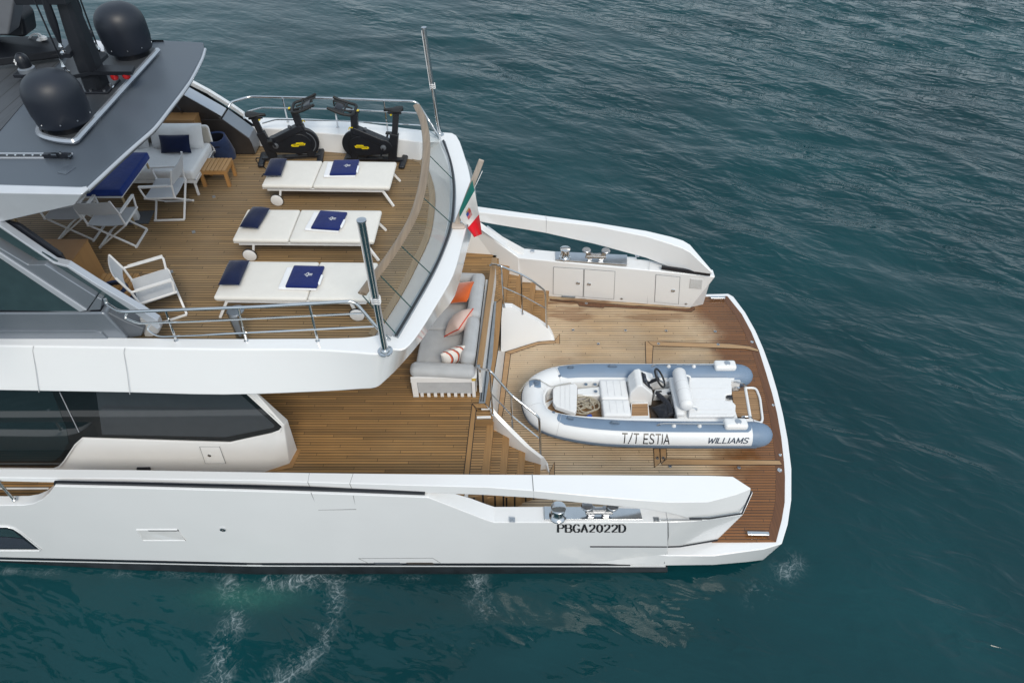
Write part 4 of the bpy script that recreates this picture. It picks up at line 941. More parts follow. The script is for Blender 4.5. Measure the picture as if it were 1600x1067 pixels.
yb(MB().prism([Vector((p.x, p.y, 6.55)) for p in (Vector((-14, 6.75, 0)), Vector((-5.4, 6.75, 0)), Vector((-4.95, 7.2, 0)), Vector((-4.75, 8.6, 0)), Vector((-4.95, 10.0, 0)), Vector((-14, 10.0, 0)))], (0, 0, .26)), 'hardtop_lining', WHITE2, ht_, bevel=.03)
pk = plain('grey_planking', (.055, .063, .075), .5, var=.08)
pm = teak('grey_synthetic_planks', (.062, .070, .084), pw=.235, cw=.012, axis='Y', L=30, var=.04, rough=.5)
yb(MB().prism([U(x, y, ZT + .006) for x, y in ((-500, 75), (112, 76), (60, 134), (0, 204), (-300, 540))], (0, 0, -.02)), 'planked_roof', pm, ht_, smooth=0)
yb(MB().prism([U(x, y, ZT + .01) for x, y in ((63, 203), (72, 209), (106, 217), (116, 214), (245, 77), (238, 74), (150, 76), (108, 84))], (0, 0, -.02)), 'recess_floor', plain('recess_grey', (.045, .05, .058), .5), ht_, smooth=0)
rp = [U(63, 196, ZT + .03), U(60, 206, ZT + .04), U(68, 213, ZT + .05), U(88, 218.5, ZT + .06), U(108, 221, ZT + .06), U(118, 219.5, ZT + .06), U(128, 209, ZT + .06), U(170, 163, ZT + .06), U(247, 78.5, ZT + .06)]
yb(MB().tube(smooth_path(rp, 4), .036, 6, flat=1.0), 'recess_rim', plain('bright_silver_trim', (.42, .45, .5), .25, .6, var=.04), ht_)
# sliding track and cleat
trk_ = yb(MB().bar(U(-200, 243.5, ZT + .01), U(111, 243.8, ZT + .01), .11, .02), 'awning_track', GREYL, ht_, bevel=.004)
m_ = MB().bar(U(-200, 243, ZT + .024), U(70, 243, ZT + .024), .05, .012)
m_.bar(U(69, 243.3, ZT + .04), U(111, 243.6, ZT + .04), .05, .05); m_.box(U(83, 242, ZT + .08), (.09, .03, .04)); m_.box(U(103, 242.5, ZT + .075), (.06, .03, .03))
yb(m_, 'track_car', BLACK, ht_)
m_ = MB()
for x in (11, 24, 37.5, 51, 64): m_.lathe([(.014, 0), (.012, .006), (0, .007)], U(x, 242.8, ZT + .03), 8)
m_.box(U(84, 241.2, ZT + .09), (.06, .02, .02)); m_.lathe([(.015, 0), (.015, .02), (0, .022)], U(95, 240.5, ZT + .07), 8); m_.box(U(109, 243, ZT + .07), (.02, .05, .015))
yb(m_, 'track_bolt', STEEL, ht_)
yb(MB().slab(U(104, 266, ZT + .004), (.12, .16, .012), (0, 0, -.3), .05), 'flush_hatch', HTM, ht_)
yb(MB().b2((U(200, 64, ZT).x, U(240, 64, ZT).y - .05, ZT), (U(258, 64, ZT).x, U(240, 66, ZT).y, ZT + .03)), 'vent_strip', BLACK, ht_)
# satellite domes
def dome(c, r, h):
    prof = [(r * .93, 0.0), (r * .95, .02), (r * .97, .10), (r * 1.0, .14), (r * 1.01, h - r * .92)]
    for k in range(1, 15):
        a_ = math.pi / 2 * k / 14; prof.append((r * 1.01 * math.cos(a_) ** .84, h - r * .92 + r * .92 * math.sin(a_) ** .84))
    o = yb(MB().lathe(prof[:-1] + [(0.002, h)], c, 40), 'satellite_dome', DOME, smooth=50)
    yb(MB().lathe([(r * .7, -.14), (r * .75, -.02), (r * .9, .0)], c, 32), 'dome_base', BLACK, o)
    m_ = MB()
    for a_ in (-1.9, -1.2, -.6, .1): m_.lathe([(.010, 0), (.008, .004), (0, .005)], c + Vector((r * 1.0 * math.cos(a_), r * 1.0 * math.sin(a_), .075)), 8, (math.cos(a_), math.sin(a_), 0))
    yb(m_, 'dome_bolt', BRUSH, o)
dome(U(102, 187, ZT + .1), .325, .60)
dome(U(203, 75.5, ZT + .1), .33, .62)
# mast
mb_ = U(153, 138, ZT)
mt = V(88, -40, mb_.y)
def sect(z, wx, wy):
    c = mb_ + (mt - mb_) * ((z - mb_.z) / (mt.z - mb_.z)); c.z = z
    return [c + Vector((i * wx / 2, j * wy / 2, 0)) for i, j in ((-1, -.55), (-.55, -1), (.55, -1), (1, -.55), (1, .55), (.55, 1), (-.55, 1), (-1, .55), (-1, -.55))]
ms = yb(MB().loft([sect(ZT, .26, .34), sect(ZT + .5, .25, .32), sect(ZT + .9, .21, .28), sect(mt.z, .14, .2)]), 'mast', MATBLK, bevel=.006)
ax = lambda z: mb_ + (mt - mb_) * ((z - mb_.z) / (mt.z - mb_.z))
yb(MB().box(mb_ + Vector((.02, 0, .02)), (.42, .42, .04)), 'mast_foot', BLACK, ms, bevel=.01)
m_ = MB()
for i, j in ((-1, -1), (1, -1), (1, 0), (0, -1)): m_.lathe([(.018, 0), (.018, .02), (0, .022)], mb_ + Vector((i * .18, j * .18 - .0, .04)), 8)
yb(m_, 'mast_bolt', BRUSH, ms)
zz = ZT + .42
p = V(140, 108, mb_.y - .06); sa = V(212, 107, mb_.y - .06)
yb(MB().prism([V(112, 118, mb_.y - .2), V(140, 112, mb_.y - .2), V(205, 112, mb_.y - .2), V(210, 103, mb_.y + .0) , V(145, 102, mb_.y + .05), V(120, 108, mb_.y)], (0, 0, -.05)), 'spreader', MATBLK, ms, bevel=.006)
for x, y in ((178, 118), (196.5, 116.5)):
    c = V(x, y, mb_.y - .15)
    l = yb(MB().lathe([(.045, .045), (.05, .02), (.05, -.03), (.035, -.055), (0, -.06)], c, 16), 'signal_lamp', plain('red_lamp_lens', (.42, .012, .014), .2), ms)
yb(MB().prism([V(92, 84, mb_.y - .22), V(108, 84, mb_.y - .22), V(121, 68, mb_.y - .02), V(112, 64, mb_.y)], (0, 0, -.06)), 'stay_bracket', MATBLK, ms, bevel=.006)
yb(MB().prism([V(128, 58, mb_.y + .0), V(134, 66, mb_.y), V(145, 49, mb_.y + .25), V(138, 45, mb_.y + .25)], (0, 0, -.05)), 'stay_bracket', MATBLK, ms, bevel=.006)
yb(MB().prism([V(140, 88, mb_.y - .0), V(152, 98, mb_.y), V(168, 84, mb_.y + .3), V(158, 80, mb_.y + .3)], (0, 0, -.05)), 'stay_bracket', MATBLK, ms, bevel=.006)
def stay(pb, pt, Y, r, thick=True):
    a_ = V(*pb, Y); b2_ = V(*pt, Y)
    m_ = MB()
    if thick: m_.tube([a_.lerp(b2_, .12), a_.lerp(b2_, .3), a_.lerp(b2_, .46), b2_], [r * .5, r * 1.0, r * 1.25, r * .9], 10)
    else: m_.tube([a_, b2_], r, 6)
    o = yb(m_, 'stay', MATBLK, ms)
    m_ = MB().lathe([(.045, -.02), (.045, .0), (.02, .02), (.02, .05), (.03, .07), (.015, .1), (.012, .16)], a_ + Vector((0, 0, -.02)), 12)
    yb(m_, 'stay_fitting', STEEL, ms)
stay((98, 79), (62, -25), mb_.y - .18, .042); stay((131.5, 46), (106, -30), mb_.y + .2, .042)
stay((156, 83), (122, -10), mb_.y + .3, .01, False); stay((102, 110), (50, -8), mb_.y - .3, .01, False)
yb(MB().bar(V(28, -2, mb_.y - .1), V(108, -2, mb_.y - .1), .2, .09), 'crosstree', MATBLK, ms, bevel=.01)
# other roof gear
c = U(42, 113, ZT + .02)
sl = yb(MB().box(U(42.5, 115, ZT + .12), (.28, .2, .05)), 'searchlight', BLACK, bevel=.01)
c = U(43.5, 112, ZT + .15)
yb(MB().lathe([(.105, 0), (.105, .05), (.085, .065), (0, .07)], c, 20), 'searchlight_base', GREYP, sl)
yb(MB().lathe([(.08, .05), (.085, .14), (.075, .2), (.04, .24), (0, .25)], c, 20), 'searchlight_head', BLACK, sl)
q = c + Vector((-.06, -.066, .15)); ee = Vector((-.62, -.75, .2)).normalized()
m_ = MB()
for a_ in range(4):
    s_ = Vector((0, 0, 1)).cross(ee).normalized(); u_ = ee.cross(s_)
    m_.lathe([(.016, 0), (.01, .006), (0, .007)], q + (s_ * math.cos(a_ * math.pi / 2) + u_ * math.sin(a_ * math.pi / 2)) * .026, 8, ee)
yb(m_, 'searchlight_lens', W_MET, sl)
yb(MB().prism([V(-60, 57, 9.7), V(-60, 100, 9.3), V(93, 78, 9.75), V(94, 71, 9.75), V(93, 60, 10.1), V(60, 57, 10.2)], (0, 0, -.1)), 'roof_step', MATBLK, bevel=.01)
rg_ = yb(MB().prism([V(-40, 59, 9.6), V(0, 57, 9.55), V(41, 60, 9.7), V(35, 30, 9.7), V(24, 15, 9.75), V(-40, 5, 9.7)], (0, .35, 0)), 'radar_pedestal', MATBLK, bevel=.05, seg=3)
yb(MB().prism([V(-40, 56, 9.25), V(13.5, 56, 9.25), V(19, 25, 9.25), V(25, -12, 9.25), V(-40, -12, 9.25)], (0, .3, 0)), 'radar_housing', plain('mid_grey_housing', (.16, .17, .19), .45, .2), rg_, bevel=.03)
m_ = MB()
for dx in (0, 4):
    pa = [V(43, 63, 9.95), V(50 + dx * .5, 55, 9.95), V(57 + dx, 53.5, 9.95), V(62 + dx * 1.5, 60, 9.95)]
    m_.tube(smooth_path(pa, 5), .011, 6); m_.lathe([(.045, 0), (.045, .03), (.02, .05), (0, .05)], V(63.5 + dx * 1.4, 66 - dx * 1.0, 9.95), 12)
yb(m_, 'antenna_socket', W_MET)
yb(MB().prism([U(x, y, ZT + .02) for x, y in ((137, 69), (150, 63), (160, 66), (163, 80), (141, 83))], (0, 0, -.03)), 'skylight', plain('white_skylight', (.7, .71, .76), .3), ht_, smooth=0)
m_ = MB().tube([U(173.5, 137, ZT + .02) + Vector((math.cos(a_) * .035, math.sin(a_) * .05, .01)) for a_ in [2 * math.pi * i / 12 for i in range(13)]], .009, 6)
yb(m_, 'lashing_ring', STEEL, ht_)

# ------------------------------------------------------------------ stair handrails
def vtop(px, py, base): return V(px, py, base.y)
fb1, fb2, fb3 = U(788, 480, 1.61), U(816.5, 490.5, 1.33), U(854.5, 513, .80)
ft1, ft2, ft3 = vtop(783, 417, fb1), vtop(814, 428.5, fb2), vtop(852, 454.5, fb3)
rail('stair_handrail', [[U(765.5, 415.5, 2.38), U(769, 412.5, 2.42), ft1 + Vector((-.03, 0, .03)), ft2, V(829, 437, fb2.y), ft3, fb3],
      [fb1.lerp(ft1, .51), fb2.lerp(ft2, .48), fb3.lerp(ft3, .54)]], [(fb1, ft1), (fb2, ft2)], .021, .015)
nb1, nb2, nb3 = U(770, 648, 1.64), U(801.5, 680, 1.14), U(845.3, 717.5, .78)
nt1, nt2, nt3 = vtop(765, 579.5, nb1), vtop(798, 616.5, nb2), vtop(842.5, 651.5, nb3)
rail('stair_handrail', [[U(746, 573, 2.38), U(752, 576.5, 2.42), nt1 + Vector((0, 0, .02)), nt2, nt3, nb3],
      [nb1.lerp(nt1, .5), nb2.lerp(nt2, .5), nb3.lerp(nt3, .5)]], [(nb1, nt1), (nb2, nt2)], .021, .015)
m_ = MB().box(U(747.5, 573, 2.37), (.06, .07, .05)); m_.box(U(750, 578, 2.33), (.03, .03, .1))
yb(m_, 'rail_bracket', STEEL, bevel=.006)

# ------------------------------------------------------------------ mooring gear and deck fittings
def capstan(c, s=1.0):
    prof = [(.135, 0), (.135, .02), (.105, .035), (.085, .07), (.07, .14), (.075, .19), (.10, .215), (.115, .225), (.115, .245), (.10, .255), (0, .26)]
    o = yb(MB().lathe([(r * s, z * s) for r, z in prof], c, 28), 'capstan', STEEL, smooth=50)
    m_ = MB()
    for k in range(8):
        a_ = k * math.pi / 4; m_.bar(c + Vector((.088 * s * math.cos(a_), .088 * s * math.sin(a_), .06 * s)), c + Vector((.076 * s * math.cos(a_), .076 * s * math.sin(a_), .18 * s)), .014 * s, .014 * s)
    yb(m_, 'whelp', STEEL, o)
def bollard(c, ang, s=1.0):
    q = Matrix.Rotation(ang, 3, 'Z'); m_ = MB()
    for sx in (-1, 1):
        m_.bar(c + q @ Vector((sx * .10 * s, 0, 0)), c + q @ Vector((sx * .17 * s, 0, .22 * s)), .09 * s, .06 * s, (0, 1, 0))
        m_.bar(c + q @ Vector((sx * .10 * s, .05 * s, 0)), c + q @ Vector((sx * .08 * s, .05 * s, .13 * s)), .05 * s, .04 * s, (0, 1, 0))
        m_.lathe([(.085 * s, 0), (.09 * s, .012 * s), (.075 * s, .03 * s), (0, .035 * s)], c + q @ Vector((sx * .185 * s, 0, .215 * s)), 16)
    m_.bar(c + q @ Vector((-.2 * s, -.02, .085 * s)), c + q @ Vector((.2 * s, -.02, .085 * s)), .045 * s, .045 * s)
    m_.bar(c + q @ Vector((-.12 * s, 0, .12 * s)), c + q @ Vector((.12 * s, 0, .12 * s)), .05 * s, .05 * s)
    yb(m_, 'mooring_cleat', plain('satin_steel', (.42, .43, .45), .28, 1, var=.06), bevel=.008)
yb(MB().prism([U(x, y, 1.664) for x, y in ((850, 790.5), (1000, 794.5), (1004, 811), (851, 811))], (0, 0, -.03)), 'mooring_plate', STEEL, bevel=.004)
capstan(U(871.5, 806, 1.665)); bollard(U(935, 803.5, 1.665), 0, 1.05)
pq = [(868, 392.8), (980, 398.2), (979.5, 413.5), (868, 405.8)]
yb(MB().prism([U(x, y, 1.735) for x, y in pq], (0, 0, -.04)), 'mooring_plate', BRUSH, bevel=.004)
capstan(U(882.5, 402.5, 1.735), .98); bollard(U(930, 406, 1.735), -.06, 1.12)
for x, y, z in ((800.5, 812, 1.654), (1025.5, 811.5, 1.654), (832, 392.2, 1.725), (995.5, 399.5, 1.71)):
    o = yb(MB().box(U(x, y, z + .006), (.085, .085, .014)), 'fairlead_pad', BRUSH, bevel=.005)
    yb(MB().lathe([(.014, 0), (.01, .004), (0, .005)], U(x, y, z + .013), 8), 'pad_screw', TRACK, o)
def popcleat(c, ang, L):
    q = Matrix.Rotation(ang, 3, 'Z')
    o = yb(MB().slab(c + Vector((0, 0, .05)), (L, .075, .035), q, .03, 4), 'pop_up_cleat', STEEL)
    for sx in (-.25, .25): yb(MB().lathe([(.018, -.05), (.018, .03)], c + q @ Vector((sx * L, 0, .03)), 10), 'cleat_leg', STEEL, o)
popcleat(U(1183.5, 835.5, .6), -.03, .37); popcleat(U(1121, 467.5, .6), .0, .34)
for x, y, r in ((1218, 734.5, .042), (1219, 711, .028), (1208, 633, .028), (1175, 534.5, .034)):
    o = yb(MB().lathe([(r, 0), (r, .008), (r * .7, .012), (r * .6, .004), (0, .004)], U(x, y, .594), 18), 'lifting_point', STEEL)
for x, y in ((1027, 715.5), (1036.5, 715.5), (1047, 728), (1154.7, 730.3), (895.5, 515.5), (977.5, 516.3), (1041, 516.8), (1117.5, 517.8), (1029, 537), (1122, 538.2), (935, 537), (916, 474)):
    o = yb(MB().lathe([(.032, 0), (.032, .004), (.02, .005), (.018, .001), (0, .001)], U(x, y, .601), 14), 'tie_down', BRUSH)
    yb(MB().box(U(x, y, .604), (.034, .014, .01)), 'tie_down_bar', BLACK, o)
for x, y in ((334, 307.5), (302.5, 362.5), (267.5, 424.5)):
    yb(MB().box(U(x, y, ZU + .004), (.05, .07, .008), (0, 0, .5)), 'deck_socket', TRACK)
def oval_seat(px, py, z, s=1):
    c = U(px, py, z); o = yb(MB().lathe([(.16 * s, 0), (.16 * s, .006), (.06, .006)], c, 24), 'teak_collar', TB_UP if z > 3 else TB_P)
    yb(MB().lathe([(.075 * s, 0), (.075 * s, .014), (.06 * s, .018), (0, .018)], c, 20), 'drain_cover', BRUSH, o)
oval_seat(750, 383, ZM + .002, 1.1); oval_seat(657, 247, ZU + .002)
# ------------------------------------------------------------------ things in the hull side
def on_hull(px, py):
    i = interp(HX, HY, px); j = interp(HX, HYB, px); t = (py - interp(HX, h_out, px)) / (interp(HX, h_bot, px) - interp(HX, h_out, px))
    return V(px, py, lerp(i, j, t) - .016 * math.sin(math.pi * min(1, max(0, t))))
gl = [on_hull(922, 853.2) + Vector((0, -.004, 0)), on_hull(985, 853.3) + Vector((0, -.004, 0)), on_hull(1042, 853.4) + Vector((0, -.004, 0))]
seam(gl, .03, 'groove_trim', BLACK)
def hullpoly(pix, off=.006, th=.02): return [on_hull(x, y) + Vector((0, -off, 0)) for x, y in pix], Vector((0, th, 0))
def hp(name, pix, m, off=.006, th=.02, parent=None, bev=0, smooth=0): 
    a_, v_ = hullpoly(pix, off, th); return yb(MB().prism(a_, v_), name, m, parent, bevel=bev, smooth=smooth)
o = hp('hull_window', [(-80, 822), (12, 823), (22, 826), (32, 833), (62, 857.5), (-80, 857)], BLACK, .008)
hp('pane', [(-80, 824.5), (11, 825.5), (21, 828.5), (34, 839), (10, 837), (-80, 834)], GLASSG, .010, .01, o)
hp('pane', [(-80, 836), (10, 838.5), (36, 841), (56, 855.5), (5, 855.3), (-80, 854)], plain('blue_grey_pane', (.05, .055, .075), .06), .010, .01, o)
yb(MB().tube([on_hull(x, y) + Vector((0, -.01, 0)) for x, y in ((-80, 859), (62, 859.3), (64, 857.5), (33, 832), (22, 825), (12, 822), (-80, 821))], .011, 6), 'window_lip', WHITE, o)
o = hp('hull_recess', [(213.5, 827), (277, 827), (290.5, 843.5), (224, 843.5)], plain('recess_white', (.66, .665, .67), .4), .003, .02, None, .0)
hp('recess_slot', [(229, 827), (278, 827), (280, 829), (233, 829)], BLACK, .006, .02, o)
yb(MB().tube([on_hull(x, y) + Vector((0, -.004, 0)) for x, y in ((213.5, 827), (224, 843.5), (290.5, 843.5), (277, 827), (213.5, 827))], .009, 6), 'recess_lip', WHITE, o)
c = on_hull(348.5, 826.3); o = yb(MB().lathe([(.045, 0), (.045, .02), (.028, .02), (.026, .0), (0, .0)], c, 20, (0, -1, 0)), 'hull_outlet', STEEL)
yb(MB().lathe([(.027, .0), (.027, .012), (0, .012)], c, 16, (0, -1, 0)), 'outlet_bore', BLACK, o)
o = yb(MB().tube([on_hull(x, y) + Vector((0, -.002, 0)) for x, y in ((690, 880), (676, 871.3), (560, 871.8), (576.5, 880))], .005, 5), 'exhaust_hatch', SEAM)
hp('exhaust_grille', [(584, 878.4), (624, 878.4), (629, 880.5), (587, 880.5)], GREYD, .008, .02, o)
hp('exhaust_grille', [(635, 878.4), (675, 878.4), (680, 880.5), (638, 880.5)], plain('stained_grille', (.06, .05, .04), .5), .008, .02, o)
# side deck seen through the cut-out, with a post
pb = U(22.5, 781, 2.02); o = yb(MB().tube([V(-3, 752, 5.62), pb], .02, 10), 'bulwark_stanchion', STEEL)
yb(MB().lathe([(.032, 0), (.032, .02), (.022, .03)], pb, 12), 'post_foot', STEEL, o)
yb(MB().bar(U(-500, 763, 1.656), U(76, 763, 1.656), .03, .012), 'waterway', WHITE2)
# ------------------------------------------------------------------ stroke lettering
GL = {
 'P': [[(0, 0), (0, 1), (.5, 1), (.68, .92), (.72, .76), (.68, .6), (.5, .5), (0, .5)]],
 'B': [[(0, 0), (0, 1), (.5, 1), (.66, .9), (.66, .64), (.5, .53), (0, .53)], [(.5, .53), (.7, .42), (.72, .15), (.52, 0), (0, 0)]],
 'G': [[(.72, .82), (.55, 1), (.25, 1), (.05, .8), (0, .5), (.05, .2), (.25, 0), (.55, 0), (.72, .15), (.72, .42), (.45, .42)]],
 'A': [[(0, 0), (.38, 1), (.76, 0)], [(.14, .35), (.62, .35)]],
 '2': [[(.02, .76), (.1, .95), (.35, 1), (.6, .93), (.66, .72), (.55, .5), (.0, .02), (.68, .02)]],
 '0': [[(.34, 1), (.1, .88), (0, .5), (.1, .12), (.34, 0), (.58, .12), (.68, .5), (.58, .88), (.34, 1)]],
 'D': [[(0, 0), (0, 1), (.4, 1), (.66, .82), (.74, .5), (.66, .18), (.4, 0), (0, 0)]],
 'T': [[(0, 1), (.7, 1)], [(.35, 1), (.35, 0)]], '/': [[(0, -.05), (.45, 1.05)]], ' ': [],
 'E': [[(.6, 1), (0, 1), (0, 0), (.6, 0)], [(0, .52), (.5, .52)]],
 'S': [[(.6, .88), (.45, 1), (.15, 1), (.02, .82), (.1, .62), (.5, .42), (.6, .22), (.48, .02), (.15, 0), (0, .14)]],
 'I': [[(.0, 1), (.0, 0)]], 'W': [[(0, 1), (.22, 0), (.46, .85), (.7, 0), (.94, 1)]], 'L': [[(0, 1), (0, 0), (.55, 0)]],
 'M': [[(0, 0), (0, 1), (.36, .2), (.72, 1), (.72, 0)]],
 'C': [[(.66, .84), (.5, 1), (.2, 1), (0, .75), (0, .25), (.2, 0), (.5, 0), (.66, .16)]], 'H': [[(0, 1), (0, 0)], [(.66, 1), (.66, 0)], [(0, .5), (.66, .5)]],
 'N': [[(0, 0), (0, 1), (.66, 0), (.66, 1)]], 'O': [[(.34, 1), (.1, .88), (0, .5), (.1, .12), (.34, 0), (.58, .12), (.68, .5), (.58, .88), (.34, 1)]], 'Y': [[(0, 1), (.33, .5), (.66, 1)], [(.33, .5), (.33, 0)]],
}
GL['e'] = [[(.55, .95), (.2, .9), (.02, .6), (.05, .2), (.25, .0), (.6, .05)], [(.05, .5), (.5, .55)]]
def letters(txt, fmap, gap=.25, th=.06, tv=None, slant=0.0, serif=0, sp=None, name='lettering', m=None, parent=None, squash=1.0):
    """fmap(u, v) -> point; u runs in letter heights; tv: vertical stroke thickness for didone contrast"""
    x = 0; mb = MB(); tot = 0
    def wid(c): 
        st = GL[c]; return max([p[0] for s_ in st for p in s_], default=.25)
    total = sum(wid(c) * squash + gap for c in txt) - gap
    for c in txt:
        for s_ in GL[c]:
            for a, b in zip(s_, s_[1:]):
                d = Vector((b[0] - a[0], b[1] - a[1])); l = d.length; d /= l
                t = th if tv is None else lerp(th, tv, abs(d.y) ** 1.5)
                nrm = Vector((-d.y, d.x)) * t / 2; e = d * min(t, th if tv else t) * .35
                k = 3; P0 = []
                for i in range(k + 1):
                    q = Vector(a).lerp(Vector(b), i / k)
                    if i == 0: q = q - e
                    if i == k: q = q + e
                    for sg in (-1, 1):
                        r_ = q + nrm * sg; P0.append(fmap((x + r_.x * squash + slant * r_.y) / total, r_.y))
                mb.add(P0, [(2 * i, 2 * i + 1, 2 * i + 3, 2 * i + 2) for i in range(k)])
            if serif:
                for p in (s_[0], s_[-1]):
                    if p[1] in (0, 1) and abs((s_[1][0] - s_[0][0]) if p == s_[0] else (s_[-1][0] - s_[-2][0])) < .3:
                        y0 = .0 if p[1] == 0 else 1 - .045
                        mb.add([fmap((x + (p[0] + i) * squash) / total, y0 + j) for i, j in ((-serif, 0), (serif, 0), (serif, .045), (-serif, .045))], [(0, 1, 2, 3)])
        x += wid(c) * squash + gap
    return mb
INK = plain('black_vinyl', (.012, .012, .016), .35)
mb = letters('PBGA2022D', lambda u, v: on_hull(lerp(872, 977, u), lerp(831, 819, v)) + Vector((0, -.004, 0)), gap=.27, th=.075, tv=.27, serif=.16, squash=.95)
yb(mb, 'registration_lettering', INK, smooth=0)

# ------------------------------------------------------------------ loungers, pillows, towels
def make_lounger():
    o = thing('sun_lounger', 'x', 'sun lounger')
    L, W = 2.12, .80
    for x0, x1 in ((-L / 2, -.105 * L), (-.1 * L, L / 2)):
        MB().slab(((x0 + x1) / 2, 0, .345), (x1 - x0, W, .07), None, .03, 3, .012).build('cushion', F_CREAM, o)
    f = MB()
    for s in (-1, 1): f.bar((-L / 2 + .06, s * (W / 2 - .06), .275), (L / 2 - .12, s * (W / 2 - .06), .275), .035, .055)
    for x in (-L / 2 + .08, -.25, .45, L / 2 - .14): f.bar((x, -W / 2 + .07, .28), (x, W / 2 - .07, .28), .04, .03)
    f.b2((-L / 2 + .0, -W / 2 + .02, .298), (L / 2 - .02, W / 2 - .02, .310))
    f.build('frame', W_MET, o, bevel=.004)
    for s in (-1, 1):
        MB().bar((L / 2 - .14, s * (W / 2 - .06), .27), (L / 2 + .02, s * (W / 2 - .01), 0), .035, .035).build('leg', W_MET, o, bevel=.004)
        MB().bar((-L / 2 + .28, s * (W / 2 - .06), .27), (-L / 2 + .22, s * (W / 2 - .05), .06), .035, .035).build('leg', W_MET, o, bevel=.004)
        w_ = MB().lathe([(.085, -.018), (.10, -.012), (.104, 0), (.10, .012), (.085, .018), (0, .018)], (-L / 2 + .2, s * (W / 2 + .02), .104), 28, (0, s, 0)).build('wheel', W_MET, o)
        MB().lathe([(.100, -.012), (.109, -.010), (.109, .004), (.100, .006)], (-L / 2 + .2, s * (W / 2 + .02), .109), 28, (0, s, 0), False).build('tyre', BLACK, w_)
    return o
LQ = [((420, 247), (625, 250), (614, 295.5), (406, 293), 0), ((385, 324), (599, 326), (585, 379), (360, 377.5), 0), ((362.5, 405), (589, 409.5), (575, 467.5), (334, 467), 1)]
LL = ['cream sun lounger nearest the exercise bikes, its far foot under their frames', 'middle cream sun lounger of the three, wheels towards the bow', 'cream sun lounger beside the near guard rail, wheels under its aft end']
PL = ['navy pillow on the lounger closest to the exercise bikes', 'navy pillow on the middle one of three loungers', 'navy pillow on the lounger beside the near guard rail']
TL = ['folded navy and white towel on the lounger closest to the exercise bikes', 'folded navy and white towel on the middle lounger', 'folded navy and white towel on the lounger beside the near guard rail']
proto = make_lounger(); zt = ZU + .38
lpos = []
for i, (a, b, c, d, flip) in enumerate(LQ):
    A, B, C_, D = [U(*q, zt) for q in (a, b, c, d)]
    cen = (A + B + C_ + D) / 4; ax_ = ((B - A) + (C_ - D)); ang = math.atan2(ax_.y, ax_.x)
    o = proto if i == 0 else copy_tree(proto)
    o.location = (cen.x, cen.y, ZU); o.rotation_euler = (0, 0, ang + math.pi * flip)
    tag(o, LL[i], 'sun lounger', 'sun loungers in a row on the upper deck'); lpos.append((cen, ang))
PQ = [(431, 263), (399, 341.5), (366.5, 427.5)]
TQ = [(536, 264), (512, 346.5), (474, 434.5)]
TR = [.05, -.10, -.02]
def logo(f):
    mb = MB()
    def seg(a, b, t=.10):
        d = (Vector(b) - Vector(a)); d.normalize(); n_ = Vector((-d.y, d.x)) * t / 2
        mb.add([f(*(Vector(a) - n_)), f(*(Vector(b) - n_)), f(*(Vector(b) + n_)), f(*(Vector(a) + n_))], [(0, 1, 2, 3)])
    pts = [(-.05 + .32 * math.cos(t), .33 * math.sin(t)) for t in [math.pi * (.35 + 1.3 * k / 10) for k in range(11)]]
    for a, b in zip(pts, pts[1:]): seg(a, b)
    seg((.0, -.42), (.02, .42)); seg((.0, .13), (.8, .15)); seg((.0, -.13), (.8, -.11)); seg((-.7, .0), (-.3, .0), .07)
    return mb
for i in range(3):
    cen, ang = lpos[i]
    p = U(*PQ[i], zt + .06)
    MB().pillow((0, 0, 0), (.29, .54, .15), None, 14, 2.4, .05, 1, i, .05).build('throw_pillow', F_NAVY, None)
    o = bpy.data.objects['throw_pillow' + ('' if i == 0 else '.%03d' % i)]
    o.location = (p.x, p.y, ZU + .388 + .072); o.rotation_euler = (0, 0, ang + (.06, -.09, .02)[i]); tag(o, PL[i], 'pillow', 'navy pillows on the loungers')
    p = U(*TQ[i], zt + .04)
    t = thing('folded_towel', TL[i], 'towel', (p.x, p.y, ZU + .390), 'folded towels on the loungers')
    q = Matrix.Rotation(ang + TR[i], 3, 'Z'); pc = Vector(t.location)
    MB().slab(pc + q @ Vector((-.03, 0, .018)), (.53, .46, .036), q, .02, 3, .004).build('white_fold', F_TWHITE, t)
    MB().slab(pc + q @ Vector((.03, .005, .05)), (.44, .465, .04), q, .02, 3, .006).build('navy_fold', F_ROYAL, t)
    MB().slab(pc + q @ Vector((.25, -.05, .045)), (.04, .2, .035), q, .012, 3).build('white_edge', F_TWHITE, t)
    logo(lambda u, v: pc + q @ Vector((.07 + u * .075, .02 + v * .11, .0795))).build('embroidered_mark', F_TWHITE, t, smooth=0)

